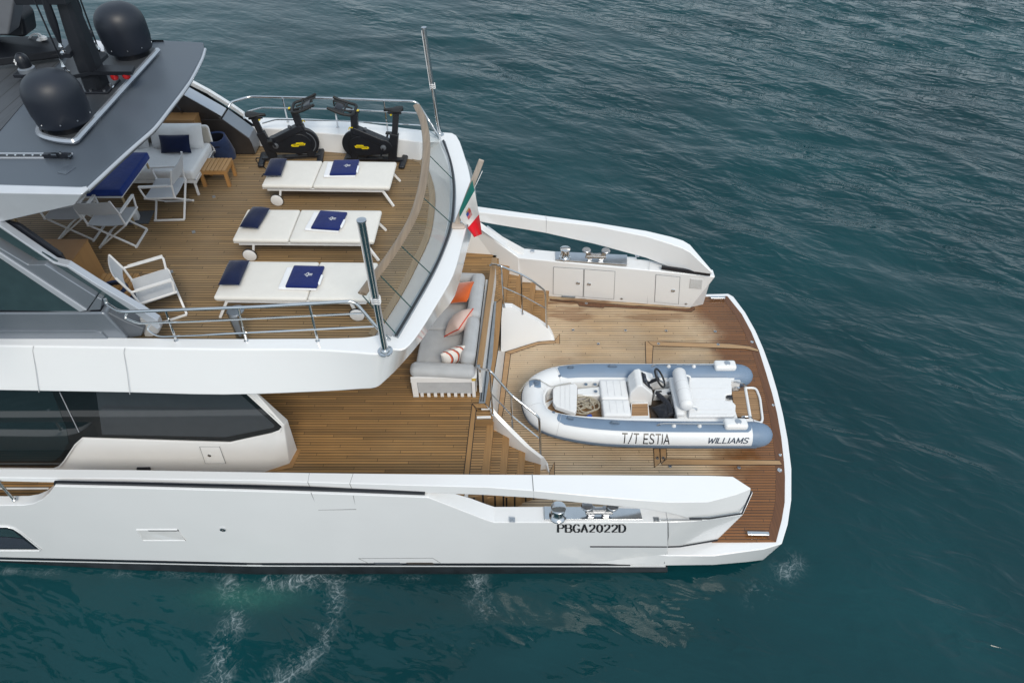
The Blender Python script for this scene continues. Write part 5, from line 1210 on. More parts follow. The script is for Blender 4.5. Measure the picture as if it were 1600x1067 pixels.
# ------------------------------------------------------------------ exercise bikes
YEL = plain('yellow_badge', (.72, .55, .01), .4)
RUB = plain('black_rubber_grip', (.010, .011, .012), .6, var=.2)
def make_bike():
    o = thing('exercise_bike', 'x', 'exercise bike')
    for x, w_ in ((-.56, .52), (.56, .5)):
        MB().slab((x, 0, .04), (.12, w_, .07), None, .03, 3).build('stabiliser', MATBLK, o)
    MB().bar((-.56, 0, .07), (.56, 0, .07), .10, .05).build('base_spine', MATBLK, o, bevel=.01)
    fl = MB().lathe([(.05, -.045), (.285, -.04), (.295, -.03), (.295, .03), (.285, .04), (.05, .045), (0, .045)], (.30, 0, .36), 40, (0, 1, 0)).build('flywheel', MATBLK, o)
    MB().lathe([(.22, -.05), (.23, -.052), (.24, -.05)], (.30, 0, .36), 40, (0, 1, 0), False).build('flywheel_ring', GREYD, fl)
    # housing: drop shaped cover from the crank to the flywheel
    pts = []
    for k in range(13):
        a_ = math.pi / 2 + math.pi * k / 12; pts.append(Vector((-.22 + .17 * math.cos(a_), 0, .36 + .155 * math.sin(a_))))
    for k in range(13):
        a_ = -math.pi / 2 + math.pi * k / 12; pts.append(Vector((.22 + .24 * math.cos(a_), 0, .36 + .21 * math.sin(a_))))
    hs_ = MB().prism([p + Vector((0, -.075, 0)) for p in pts], (0, .15, 0)).build('drive_cover', MATBLK, o, bevel=.015, seg=3)
    for s in (-1, 1):
        b_ = MB().prism([(x, s * .0762, z) for x, z in ((.06, .335), (.08, .365), (.16, .37), (.17, .395), (.30, .395), (.31, .375), (.345, .37), (.325, .33), (.22, .33), (.2, .31), (.09, .315))], (0, s * .004, 0)).build('badge', YEL, hs_)
        f_ = (lambda u, v, s=s: Vector((lerp(.10, .31, u) if s < 0 else lerp(.31, .10, u), s * .0806, lerp(.337, .362, v))))
        letters('TECHNOGYM', f_, gap=.3, th=.18).build('badge_lettering', INK, b_, smooth=0)
        MB().lathe([(.055, 0), (.055, .03), (.04, .04), (0, .04)], (-.22, s * .075, .36), 20, (0, s, 0)).build('crank_boss', GREYD, o)
        c_ = MB().bar((-.22, s * .125, .36), (-.22 + s * .06, s * .13, .36 - s * .16), .035, .022, (0, 1, 0)).build('crank', MATBLK, o, bevel=.004)
        pm_ = MB().slab((-.22 + s * .06, s * .19, .36 - s * .16), (.10, .09, .03), None, .01, 2).build('pedal', RUB, c_)
    MB().bar((-.34, 0, .06), (-.45, 0, .62), .11, .16, (1, 0, 0)).build('seat_tube', MATBLK, o, bevel=.012)
    MB().bar((-.415, 0, .42), (-.50, 0, .90), .075, .11, (1, 0, 0)).build('seat_post', MATBLK, o, bevel=.01)
    MB().bar((-.60, 0, .90), (-.34, 0, .905), .045, .035).build('seat_slide', BLACK, o, bevel=.006)
    MB().b2((-.42, -.035, .86), (-.39, .035, .885)).build('adjust_mark', YEL, o)
    sd_ = MB(); rails = []
    prof = [(-.64, .03, .985), (-.62, .10, .99), (-.56, .125, .985), (-.49, .11, .975), (-.42, .06, .970), (-.34, .032, .968), (-.29, .022, .962), (-.275, .008, .955)]
    for k in range(11):
        a_ = 2 * math.pi * k / 10
        rails.append([Vector((x, w_ * math.cos(a_), z + (.022 if math.sin(a_) > 0 else .035) * math.sin(a_))) for x, w_, z in prof])
    sd_.loft(rails); sd_.build('saddle', RUB, o)
    MB().bar((.40, 0, .07), (.30, 0, .72), .14, .14, (1, 0, 0)).build('fork', MATBLK, o, bevel=.015)
    MB().bar((.33, 0, .69), (-.22, 0, .45), .13, .17, (0, 1, 0)).build('main_beam', MATBLK, o, bevel=.015)
    MB().bar((.305, 0, .64), (.26, 0, 1.02), .10, .13, (1, 0, 0)).build('head_post', MATBLK, o, bevel=.01)
    MB().bar((.16, 0, 1.035), (.36, 0, 1.03), .05, .04).build('handlebar_slide', BLACK, o, bevel=.006)
    MB().b2((.165, -.03, 1.055), (.20, .03, 1.065)).build('adjust_mark', YEL, o)
    hb = MB()
    for s in (-1, 1):
        hb.tube(fillet([(.24, 0, 1.05), (.25, s * .21, 1.06), (.42, s * .23, 1.09), (.60, s * .22, 1.16), (.68, s * .22, 1.20)], .07), .027, 10)
        hb.tube(fillet([(.30, s * .06, 1.06), (.45, s * .08, 1.10), (.62, s * .09, 1.13)], .05), .018, 8)
    hb.tube([(.42, -.23, 1.09), (.42, .23, 1.09)], .018, 8)
    hb.build('handlebar', RUB, o)
    MB().slab((.52, 0, 1.12), (.14, .22, .03), (0, -.35, 0), .02, 2).build('tablet_holder', BLACK, o)
    for s in (-1, 1): MB().slab((.56, s * .16, 1.13), (.24, .07, .03), (0, -.3, 0), .02, 2).build('arm_pad', RUB, o)
    MB().tube([(.10, 0, .60), (.10, 0, .69)], .012, 8).lathe([(.03, 0), (.03, .03), (.018, .04), (0, .04)], (.10, 0, .68), 12).build('resistance_knob', GREYD, o)
    MB().tube([(.31, .02, .72), (.37, .10, .76), (.39, .10, .72)], .012, 6).build('adjust_lever', YEL, o)
    return o
b1 = make_bike()
c1, c2 = U(407, 252, ZU), U(497, 243, ZU); cc = (c1 + c2) / 2 + Vector((.06, -.05, 0)); b1.scale = (.93, .93, .93)
b1.location = (cc.x, cc.y, ZU); b1.rotation_euler = (0, 0, R(7))
tag(b1, 'black exercise bike whose handlebar points aft, left of its twin', 'exercise bike', 'exercise bikes at the far rail')
b2_ = copy_tree(b1); c1, c2 = U(630, 252, ZU), U(541, 247, ZU); cc = (c1 + c2) / 2 + Vector((.03, -.08, 0))
b2_.location = (cc.x, cc.y, ZU); b2_.rotation_euler = (0, 0, R(180 - 4))
for c_ in kids(b2_):
    if c_.name.split('.')[0] in ('saddle', 'seat_slide', 'seat_post', 'adjust_mark') and c_.data.vertices[0].co.x < 0: c_.location.z += .13; c_.location.x -= .03
tag(b2_, 'black exercise bike whose handlebar points to the bow, next to the curved glass rail', 'exercise bike', 'exercise bikes at the far rail')
cab = smooth_path([U(x, y, ZU + .012) for x, y in ((412, 246), (400, 248), (404, 256), (413, 262), (418, 268), (412, 272), (409, 276))], 4)
tag(MB().tube(cab, .008, 6).build('power_cable', BLACK, None, at=tuple(cab[0])), 'black power cable trailing on the deck by the left exercise bike', 'cable')

# ------------------------------------------------------------------ folding director chairs (face +X)
def make_chair():
    o = thing('director_chair', 'x', 'folding chair')
    W, D = .56, .46; r = .016
    for x in (-D / 2, D / 2):
        for s in (-1, 1):
            MB().bar((x + .012 * s, -s * W / 2, .02), (x + .012 * s, s * W / 2, .43), .022, .03, (1, 0, 0)).build('leg', W_MET, o, bevel=.004)
    for s in (-1, 1):
        MB().bar((-D / 2 - .015, s * W / 2, .016), (D / 2 + .015, s * W / 2, .016), .03, .03).build('runner', W_MET, o, bevel=.006)
        MB().bar((-D / 2 - .02, s * W / 2, .435), (D / 2 + .02, s * W / 2, .435), .03, .03).build('seat_rail', W_MET, o, bevel=.006)
        a_ = MB().tube(fillet([(D / 2 - .01, s * W / 2, .435), (D / 2 + .02, s * (W / 2 + .015), .64), (-D / 2 - .03, s * (W / 2 + .015), .655)], .04), .016, 8)
        a_.bar((-.2, s * (W / 2 + .015), .66), (D / 2 + .02, s * (W / 2 + .015), .655), .04, .022)
        a_.build('armrest', W_MET, o)
        MB().tube([(-D / 2 + .0, s * W / 2, .435), (-D / 2 - .03, s * W / 2, .66), (-D / 2 - .11, s * W / 2, .92)], .016, 8).build('back_post', W_MET, o)
    rl = []
    for k in range(7):
        v_ = -1 + 2 * k / 6; rl.append([Vector((-D / 2 - .01 + (D + .02) * u / 4, v_ * W / 2, .452 - .022 * (1 - v_ * v_) )) for u in range(5)])
    MB().loft(rl + [[p - Vector((0, 0, .008)) for p in q] for q in rl[::-1]], closed=True, caps=True).build('seat', F_MESH, o, smooth=60)
    rl = []
    for k in range(7):
        v_ = -1 + 2 * k / 6; rl.append([Vector((lerp(-D / 2 - .035, -D / 2 - .108, u / 4) - .03 * (1 - v_ * v_), v_ * (W / 2 + .012), lerp(.665, .915, u / 4))) for u in range(5)])
    MB().loft(rl + [[p - Vector((.014, 0, 0)) for p in q] for q in rl[::-1]], closed=True, caps=True).build('backrest', F_MESH, o, smooth=60)
    return o
ch = make_chair()
CH = [((273, 330), 183, 'white folding director chair in front of the daybed, its back towards the stern'), ((194, 374), 91, 'white folding director chair seen from behind, fully in view, at the blue table'),
      ((129, 364), 90, 'white folding director chair mostly hidden below the edge of the hardtop'), ((258, 484), 31, 'white folding director chair standing alone beside the oak cabinet')]
for i, (px, an, lb) in enumerate(CH):
    o = ch if i == 0 else copy_tree(ch)
    o.location = U(*px, ZU); o.rotation_euler = (0, 0, R(an)); tag(o, lb, 'folding chair', 'folding director chairs on the upper deck')

# ------------------------------------------------------------------ daybed, tables, bags, cabinets
fr = U(302, 277, ZU + .36); rr_ = U(329, 233, ZU + .36)
sx1 = fr.x + .02; sy0 = fr.y; sy1 = rr_.y + .08; sx0 = sx1 - 2.0; zb = V(319, 198, sy1).z - ZU
db = thing('daybed', 'white cushioned daybed on a white frame below the hardtop', 'daybed', ((sx0 + sx1) / 2, (sy0 + sy1) / 2, ZU))
f = MB()
for y in (sy0 + .02, sy1 - .02): f.bar((sx0, y, ZU + .27), (sx1, y, ZU + .27), .04, .06)
for x in (sx0 + .02, sx1 - .02): f.bar((x, sy0, ZU + .27), (x, sy1, ZU + .27), .04, .06)
f.build('frame', W_MET, db, bevel=.006)
for x in (sx0 + .05, sx1 - .05):
    for y in (sy0 + .04, sy1 - .04): MB().bar((x, y, ZU + .26), (x + (.04 if x > -5 else 0), y - .02, ZU), .035, .035).build('leg', W_MET, db, bevel=.004)
MB().bar((sx0, sy1 + .01, ZU + (zb + .34) / 2), (sx1 + .0, sy1 + .01, ZU + (zb + .34) / 2), .05, zb - .36).build('back_panel', fabric('beige_weave', (.48, .45, .40)), db, bevel=.012)
MB().tube(fillet([(sx1, sy1 - .0, ZU + .27), (sx1 + .01, sy1 + .03, ZU + zb), (sx0, sy1 + .03, ZU + zb)], .05), .018, 8).build('back_frame', W_MET, db)
MB().slab(((sx0 + sx1) / 2, (sy0 + sy1) / 2 - .02, ZU + .38), (2.0, sy1 - sy0 - .02, .18), None, .05, 4, .02).build('seat_cushion', F_WHITE, db)
for k, x in enumerate((sx1 - .50, sx1 - 1.46)): MB().pillow((x, sy1 - .15, ZU + .64), (.92, .44, .30), (R(66), 0, 0), 18, 3, .02, 1, k, .08).build('back_cushion', F_WHITE, db)
p = U(271, 229, ZU + .62)
tag(MB().pillow((p.x, sy1 - .38, ZU + .62), (.52, .30, .15), (R(62), 0, .02), 14, 2.6, .04, 1, 9, .04).build('lumbar_pillow', F_NAVY, None, at=(p.x, p.y, ZU + .5)), 'dark navy lumbar pillow leaning on the white daybed', 'pillow')
def slat_table(cx, cy, w_, d_, h, label, ang=0.0):
    t = thing('side_table', label, 'side table', (cx, cy, ZU), 'slatted teak side tables'); q = Matrix.Rotation(ang, 3, 'Z'); c = Vector((cx, cy, ZU))
    tm = wood('teak_slat', (.40, .235, .10), 'Y', .45, .15); tl = wood('teak_leg', (.42, .22, .08), 'Z', .4, .12)
    n_ = 7; sw = w_ / n_
    for k in range(n_): MB().box(c + q @ Vector((-w_ / 2 + sw * (k + .5), 0, h - .015)), (sw * .86, d_, .026), q).build('slat', tm, t, bevel=.003)
    f = MB()
    for s in (-1, 1): f.box(c + q @ Vector((0, s * (d_ / 2 - .02), h - .06)), (w_ - .02, .03, .06), q); f.box(c + q @ Vector((s * (w_ / 2 - .02), 0, h - .06)), (.03, d_ - .07, .06), q)
    f.build('apron', tl, t, bevel=.003)
    for sx in (-1, 1):
        for sy in (-1, 1): MB().box(c + q @ Vector((sx * (w_ / 2 - .03), sy * (d_ / 2 - .03), h / 2 - .02)), (.055, .055, h - .04), q).build('leg', tl, t, bevel=.004)
h_ = .33
q1, q2, q3, q4 = [U(x, y, ZU + h_) for x, y in ((321, 246), (362.5, 246), (352.5, 267.5), (307, 267))]
c = (q1 + q2 + q3 + q4) / 4
slat_table(c.x, c.y, ((q2 - q1).length + (q3 - q4).length) / 2, ((q1 - q4).length) * .93, h_, 'low slatted teak side table beside the white daybed')
c = U(176, 447, ZU + .33); slat_table(c.x, c.y, .52, .56, h_, 'slatted teak side table mostly hidden behind the grey wing and oak cabinet')
def tote(c, r, h, lean, label, rotz):
    t = thing('tote_bag', label, 'bag', tuple(c), 'blue felt tote bags'); q = Euler((lean, 0, 0)).to_matrix(); q = Matrix.Rotation(rotz, 3, 'Z') @ q
    N = 28; rails = []
    def ring(z, a_, b_, ins=0): return [c + q @ Vector(((a_ - ins) * math.cos(2 * math.pi * k / N), (b_ - ins) * math.sin(2 * math.pi * k / N), z + .03 * (z / h) ** 3 * abs(math.cos(2 * math.pi * k / N)) ** 3)) for k in range(N + 1)]
    rings = [ring(0.01, r * .5, r * .3), ring(0.0, r * 1.0, r * .72), ring(h * .25, r * 1.08, r * .78), ring(h * .6, r * .98, r * .74), ring(h, r * .80, r * .66), ring(h, r * .80, r * .66, .02), ring(h * .97, r * .80, r * .66, .03)]
    felt = fabric('navy_blue_felt', (.022, .040, .105), var=.25)
    MB().loft(rings).build('bag_body', felt, t, smooth=60)
    MB().loft([ring(h * .96, r * .80, r * .66, .028), ring(h * .4, r * .8, r * .6, .03), ring(.08, r * .5, r * .4, .02)]).build('bag_lining', plain('dark_lining', (.005, .008, .02), .9), t, smooth=60)
    MB().slab(c + q @ Vector((0, -r * .70, h * .80)), (.10, .02, .035), q, .01, 2).build('grip_hole', plain('bag_lining', (.006, .01, .03), .9), t)
tote(U(350, 247, ZU), .22, .50, R(14), 'blue felt tote bag standing behind the low teak table', .2)
tote(U(193, 477, ZU), .22, .38, R(10), 'dark navy tote bag behind the grey wing beside the lone chair', .3)
# blue covered table
q1, q2 = U(226, 237.5, ZU + .74), U(192.5, 297.5, ZU + .74)
tx1 = (q1.x + q2.x) / 2 + .0
tb_ = thing('dining_table', 'table under a royal blue padded cover below the hardtop edge', 'table', (tx1 - 1.0, (q1.y + q2.y) / 2, ZU))
MB().slab((tx1 - 1.0, (q1.y + q2.y) / 2, ZU + .68), (2.0, q1.y - q2.y, .12), None, .025, 3, .006).build('blue_cover', fabric('royal_blue_cover', (.010, .035, .20), var=.12), tb_)
MB().b2((tx1 - 1.96, q2.y + .03, ZU + .58), (tx1 - .04, q1.y - .03, ZU + .62)).build('table_frame', W_MET, tb_)
for sx in (.06, 1.94):
    for y in (q2.y + .07, q1.y - .07): MB().tube([(tx1 - sx, y, ZU + .6), (tx1 - sx, y, ZU)], .02, 8).build('leg', wood('pale_leg', (.4, .3, .17), 'Z'), tb_)
p = U(213, 343, ZU)
ln = thing('floor_lantern', 'small white box lantern on a dark base by the table', 'lantern', tuple(p))
MB().slab((p.x, p.y, ZU + .085), (.13, .13, .15), (0, 0, .2), .02, 3).build('lantern_body', W_MET, ln)
MB().box((p.x + .06, p.y + .04, ZU + .008), (.34, .36, .016), (0, 0, .1)).build('base_plate', GREYD, ln, bevel=.003)
# oak cabinet near, oak console far
fb0 = U(166.5, 427.5, ZU); ht0 = V(145.5, 374, fb0.y).z
cb = thing('oak_cabinet', 'oak veneer cabinet behind the near grey wing', 'cabinet', (fb0.x - .8, fb0.y - .4, ZU))
MB().b2((fb0.x - 1.7, fb0.y - .72, ZU), (fb0.x - .012, fb0.y, ht0 - .02)).build('carcass', OAKZ, cb, bevel=.003)
MB().b2((fb0.x - 1.71, fb0.y - .725, ht0 - .02), (fb0.x - .004, fb0.y + .006, ht0)).build('cabinet_top', OAK, cb, bevel=.003)
p = U(304, 186, ZU + .82); p.y = max(p.y, sy1 + .52)
cb = thing('oak_console', 'low oak console against the far dark wing behind the daybed', 'console', (p.x - .7, p.y - .2, ZU))
MB().b2((p.x - 1.6, p.y - .42, ZU), (p.x - .01, p.y, ZU + .80)).build('carcass', OAKZ, cb, bevel=.003)
MB().b2((p.x - 1.61, p.y - .43, ZU + .80), (p.x, p.y + .005, ZU + .82)).build('console_top', OAK, cb, bevel=.003)

# ------------------------------------------------------------------ sofa on the main deck
n0, n1 = U(646, 619.5, ZM), U(743.5, 620, ZM)
fe = U(752, 431, ZM + .62)
ax0, ax1, ay0, ay1 = n0.x, n1.x, n0.y, fe.y
sk = .05                                  # the sofa stands a little askew
def sq(x, y, z): return Vector((x + sk * (y - ay0), y, z))
sf = thing('sofa', 'pale grey cushioned sofa with a white end frame on the main deck', 'sofa', ((ax0 + ax1) / 2, (ay0 + ay1) / 2, ZM))
rotS = Matrix.Rotation(-math.atan(sk), 3, 'Z')
f = MB()
e0, e1, ez = ax0 + .0, ax1, ZM
f.bar(sq(e0, ay0, ez + .46), sq(e1, ay0, ez + .46), .03, .12); f.bar(sq(e0 + .05, ay0, ez + .40), sq(e0 + .05, ay0, ez + .0), .10, .03, (0, 1, 0)); f.bar(sq(e1 - .03, ay0, ez + .40), sq(e1 - .03, ay0, ez + .0), .06, .03, (0, 1, 0))
f.build('end_frame', W_MET, sf, bevel=.006)
MB().bar(sq(e0 + .10, ay0 + .03, ez + .24), sq(e1 - .06, ay0 + .03, ez + .24), .02, .33).build('end_fabric', F_GREY, sf)
for k in range(8):
    x = lerp(e0 + .16, e1 - .12, k / 7)
    MB().bar(sq(x - .028, ay0 - .0, ez + .045), sq(x + .028, ay0 - .0, ez + .045), .012, .09).build('slat', W_MET, sf)
for k in range(5): MB().bar(sq(e1 + .0, ay0 + .12 + .14 * k, ez + .04), sq(e1 + .0, ay0 + .19 + .14 * k, ez + .04), .012, .42).build('slat', W_MET, sf)
MB().bar(sq(e1 + .01, ay0, ez + .50), sq(e1 + .01, ay1, ez + .50), .04, .05).build('back_rail', W_MET, sf, bevel=.005)
MB().bar(sq((e0 + e1) / 2, ay0 + .05, ez + .16), sq((e0 + e1) / 2, ay1, ez + .16), e1 - e0 - .06, .26).build('base', F_GREY, sf, bevel=.02)
ym = [ay0 + .22, ay0 + 1.27, ay1 - .12]
for y0, y1 in zip(ym, ym[1:]):
    c = sq((e0 + e1) / 2 - .10, (y0 + y1) / 2, ez + .36); MB().slab(c, (e1 - e0 - .24, y1 - y0 - .01, .18), rotS, .05, 4, .03).build('seat_cushion', F_GREY, sf)
    c = sq(e1 - .15, (y0 + y1) / 2, ez + .62); MB().slab(c, (.26, y1 - y0 - .01, .44), rotS @ Euler((0, R(8), 0)).to_matrix(), .11, 5).build('back_cushion', F_GREY, sf)
MB().slab(sq((e0 + e1) / 2 - .01, ay0 + .12, ez + .56), (e1 - e0 + .02, .27, .22), rotS, .10, 6, .01).build('arm_bolster', F_GREY, sf)
MB().slab(sq((e0 + e1) / 2 - .01, ay1 - .02, ez + .52), (e1 - e0 - .02, .22, .32), rotS, .10, 6, .01).build('arm_bolster', F_GREY, sf)
MB().box(sq(e1 - .02, ay0 - .018, ez + .47), (.07, .006, .06)).build('care_tag', plain('mustard_tag', (.55, .36, .05), .6), sf)
# scatter cushions
def edge_on(ax, view=(-.03, .68, -.73), roll=0):
    X = Vector(ax).normalized(); W = Vector(view); Yv = (W - X * W.dot(X)).normalized(); Zv = X.cross(Yv)
    return Matrix((X, Yv, Zv)).transposed() @ Matrix.Rotation(roll, 3, 'X')
OR = fabric('orange_satin', (.62, .115, .018), .5, var=.08, sheen=.5)
PK = fabric('pale_pink_linen', (.62, .47, .42), var=.04)
zs_ = ZM + .47
def cush(name, px, z, size, rot, m, lb, seed, piping=None, bands=None):
    p = U(*px, z); o = thing(name, lb, 'cushion', tuple(p)) if (piping or bands) else None
    mb = MB().pillow(p, size, rot, 16, 2.5, .06, 1, seed, .05)
    if o is None: return tag(mb.build(name, m, None, at=tuple(p)), lb, 'cushion')
    mb.build('cushion_cover', m, o)
    q = rot if isinstance(rot, Matrix) else Euler(rot).to_matrix()
    if piping:
        cr = [p + q @ Vector((sx * (1 - .06 * (1 - sy * sy)) * size[0] / 2, sy * (1 - .06 * (1 - sx * sx)) * size[1] / 2, 0)) for sx, sy in [(-1, -1), (-.5, -1), (0, -1), (.5, -1), (1, -1), (1, -.5), (1, 0), (1, .5), (1, 1), (.5, 1), (0, 1), (-.5, 1), (-1, 1), (-1, .5), (-1, 0), (-1, -.5), (-1, -1)]]
        MB().tube(cr, .011, 6).build('piping', piping, o)
    return o
cush('orange_cushion', (720.5, 457), zs_ + .20, (.56, .58, .18), (R(8), R(-26), R(-24)), OR, 'glossy orange cushion in the far corner of the grey sofa', 3)
cush('pink_cushion', (717, 504), zs_ + .22, (.58, .46, .30), edge_on((-.42, -.90, -.05), roll=R(-22)), PK, 'pale pink cushion with red piping leaning on the sofa back', 4, plain('red_piping', (.62, .06, .03), .7))
def striped():
    m, n, b = new_mat('striped_cotton'); tc = nd(n, 'ShaderNodeTexCoord'); sp = nd(n, 'ShaderNodeSeparateXYZ'); mp = nd(n, 'ShaderNodeMapping'); mp.inputs['Rotation'].default_value = (0, 0, R(20)); n.links.new(tc.outputs['Object'], mp.inputs[0]); n.links.new(mp.outputs[0], sp.inputs[0])
    fr_ = mth(n, 'FRACT', mth(n, 'MULTIPLY', sp.outputs[1], 11.0))
    c = ramp(n, fr_, [(0, (.70, .66, .62)), (.46, (.70, .66, .62)), (.5, (.55, .09, .03)), (.66, (.55, .09, .03)), (.7, (.05, .05, .08)), (.8, (.70, .66, .62))])
    n.links.new(c, b.inputs['Base Color']); b.inputs['Roughness'].default_value = .9; n.nodes[c.node.name].color_ramp.interpolation = 'CONSTANT'; return m
cush('striped_cushion', (708, 556), zs_ + .18, (.46, .42, .22), edge_on((-.90, -.42, -.05), roll=R(28)), striped(), 'striped red and white cushion beside the near sofa arm', 5)
# ------------------------------------------------------------------ the tender
ZB = .59
td = thing('rigid_inflatable_tender', 'white and slate blue inflatable tender parked on the swim platform', 'tender', (2.4, 8.33, ZB))
def tb(mb, name, m, parent=None, **k): return mb.build(name, m, parent or td, **k)
HYP = plain('white_hypalon', (.74, .755, .775), .45, var=.015, scale=3)
SLATE = plain('slate_blue_hypalon', (.165, .235, .335), .5, var=.05, scale=3)
SLATE2 = plain('dark_slate_rubber', (.115, .16, .225), .55, var=.1)
SEATW = fabric('white_vinyl', (.77, .775, .785), .45, var=.015, sheen=0)
GELW = plain('tender_gelcoat', (.78, .785, .79), .25, var=.01, coat=.4)
path = [(4.42, 9.04, 1.0), (3.6, 9.045, 1.0), (2.6, 9.045, 1.005), (1.8, 9.04, 1.02), (1.2, 9.0, 1.05), (.80, 8.90, 1.08), (.52, 8.72, 1.10), (.405, 8.50, 1.11), (.39, 8.33, 1.11), (.405, 8.15, 1.11), (.50, 7.94, 1.10), (.75, 7.78, 1.08), (1.2, 7.68, 1.05), (1.8, 7.625, 1.02), (2.6, 7.605, 1.005), (3.5, 7.60, 1.0), (4.42, 7.60, 1.0)]
tp_ = smooth_path(path, 8)
tr_ = [.235 - .03 * max(0, min(1, (1.6 - p.x) / 1.1)) for p in tp_]
UPV = (0, 0, 1)
tb(MB().tube(tp_, tr_, 28, up=UPV, caps=False), 'inflatable_tube', HYP, smooth=60)
def tpt(i, al, off=0.0):
    """point on the tube at path index i; al degrees from the top towards the outside"""
    n_ = len(tp_); i = max(0, min(n_ - 1.001, i)); k = int(i); f = i - k
    p = tp_[k].lerp(tp_[k + 1], f); r = lerp(tr_[k], tr_[k + 1], f) + off
    t = (tp_[k + 1] - tp_[k]).normalized(); s_ = t.cross(Vector((0, 0, 1))).normalized(); u = s_.cross(t)
    if (p - Vector((2.6, 8.33, p.z))).dot(s_) < 0: s_ = -s_
    a_ = R(al); return p + (s_ * math.sin(a_) + u * math.cos(a_)) * r
def idx_at(x, near):
    rng = range(len(tp_) - 1, len(tp_) // 2, -1) if near else range(0, len(tp_) // 2)
    best = min(rng, key=lambda k: abs(tp_[k].x - x))
    for k in ((best - 1, best) if best else (0,)):
        a_, b_ = tp_[k], tp_[k + 1]
        if (a_.x - x) * (b_.x - x) <= 0: return k + (x - a_.x) / (b_.x - a_.x)
    return float(best)
def band(i0, i1, a0, a1, off, n=40, k=8, ends=0):
    rails = []
    for q in range(k + 1):
        al = lerp(a0, a1, q / k); rails.append([tpt(lerp(i0, i1, j / n), al, off) for j in range(n + 1)])
    return rails
def patch(name, x0, x1, near, a0, a1, off=.004, m=None, taper=.10, parent=None):
    rails = []; k = 8; n = 36
    for q in range(k + 1):
        f = q / k; al = lerp(a0, a1, f); e = taper * (1 - math.cos(math.pi * (abs(f - .5) * 2) ** 3 / 2) )
        rails.append([tpt(idx_at(lerp(x0 + e * (1.5 if f > .5 else .6), x1 - e * .8, j / n), near), al, off) for j in range(n + 1)])
    return tb(MB().loft(rails), name, m or SLATE, parent, smooth=60)
xl = lambda px, py, z=1.2: U(px, py, z).x
patch('tube_deck_pad', xl(868, 645), xl(1173, 667), True, -62, 27)
patch('tube_deck_pad', xl(870, 575), xl(1156, 577), False, 27, -52)
N_ = len(tp_)
tb(MB().loft(band(0, N_ - 1.01, 92, 132, .014, 130, 6)), 'rub_strake', SLATE, smooth=60)
tb(MB().loft(band(0, N_ - 1.01, 111, 116, .022, 130, 2)), 'strake_ridge', SLATE2, smooth=60)
for near, i0 in ((False, 0), (True, N_ - 1)):
    c = tp_[i0]; L = [.0, .08, .16, .23, .28, .31, .33]; rr = [.237, .228, .207, .17, .12, .06, .004]
    m_ = MB().lathe([(r, z) for r, z in zip(rr, L)], c, 28, (1, 0, 0)); m_.lathe([(.2365, -.05 - .06), (.2365, .0)], c, 28, (1, 0, 0), False)
    tb(m_, 'tail_cone', SLATE, smooth=60)
# hull below the tubes and chocks
hx = [.55, 1.0, 1.8, 3.0, 4.3]; hw = [.10, .42, .62, .66, .66]; hk = [.92, .78, .70, .68, .68]
k_ = [[Vector((x, 8.33 - w_, .98)) for x, w_ in zip(hx, hw)], [Vector((x, 8.33 - w_ * .9, .86)) for x, w_ in zip(hx, hw)], [Vector((x, 8.33, z)) for x, z in zip(hx, hk)], [Vector((x, 8.33 + w_ * .9, .86)) for x, w_ in zip(hx, hw)], [Vector((x, 8.33 + w_, .98)) for x, w_ in zip(hx, hw)]]
tb(MB().loft(k_, caps=True), 'hull', GELW)
for x in (1.3, 3.7): tb(MB().box((x, 8.33, ZB + .07), (.14, 1.0, .14)), 'chock', SLATE2, bevel=.01)
# interior moulding: coaming + floor
Zf = .90
flr = [U(903, 605, Zf), U(1172, 612, Zf), U(1172, 650, Zf), U(903, 652, Zf)]
def inner_pts(d, z, x0=.95, x1=4.42):
    o = []
    for p, r in zip(tp_, tr_):
        t = None; o.append(p)
    c = []
    for i, p in enumerate(tp_):
        t = (tp_[min(i + 1, N_ - 1)] - tp_[max(i - 1, 0)]).normalized(); s_ = t.cross(Vector((0, 0, 1))).normalized()
        if (Vector((2.6, 8.33, p.z)) - p).dot(s_) < 0: s_ = -s_
        q = p + s_ * (tr_[i] + d); q.z = z; c.append(q)
    return c
co = inner_pts(-.09, 1.10); ci = inner_pts(.03, 1.13); cl = inner_pts(.05, .88)
tb(MB().loft([co, ci, cl]), 'inner_coaming', GELW, smooth=40)
tb(MB().prism(cl, (0, 0, -.02)), 'cockpit_sole', TK_PLAT if False else teak('tender_teak', (.36, .22, .11), pw=.045, cw=.006, var=.08, L=6), smooth=0)
# bow fitting with its line
c = U(836, 599.5, 1.30)
tb(MB().loft(band(idx_at(.5, True) - 3.2, idx_at(.5, True) + .6, -24, 26, .006, 8, 6)) if False else MB().slab(c + Vector((0, 0, -.0)), (.22, .20, .03), (0, R(-4), 0), .02, 3), 'bow_patch', SLATE)
tb(MB().lathe([(.06, 0), (.055, .03), (.035, .04), (.04, .06), (.0, .065)], c + Vector((.03, .0, .01)), 18), 'bow_cleat', SLATE2)
tb(MB().tube(smooth_path([U(812, 612, 1.16), U(824, 596, 1.31), U(838, 592.5, 1.33), U(852, 599, 1.31), U(862, 604, 1.2), U(876, 601, 1.22), U(892, 598, 1.2)], 5), .008, 6), 'painter_line', plain('grey_rope', (.36, .35, .32), .9))
for x, y in ((870, 592), (858, 620.5)): tb(MB().lathe([(.028, 0), (.028, .012), (.015, .016), (0, .012)], tpt(idx_at(U(x, y, 1.2).x, y > 605), -35, .0), 14), 'inflation_valve', SLATE2)
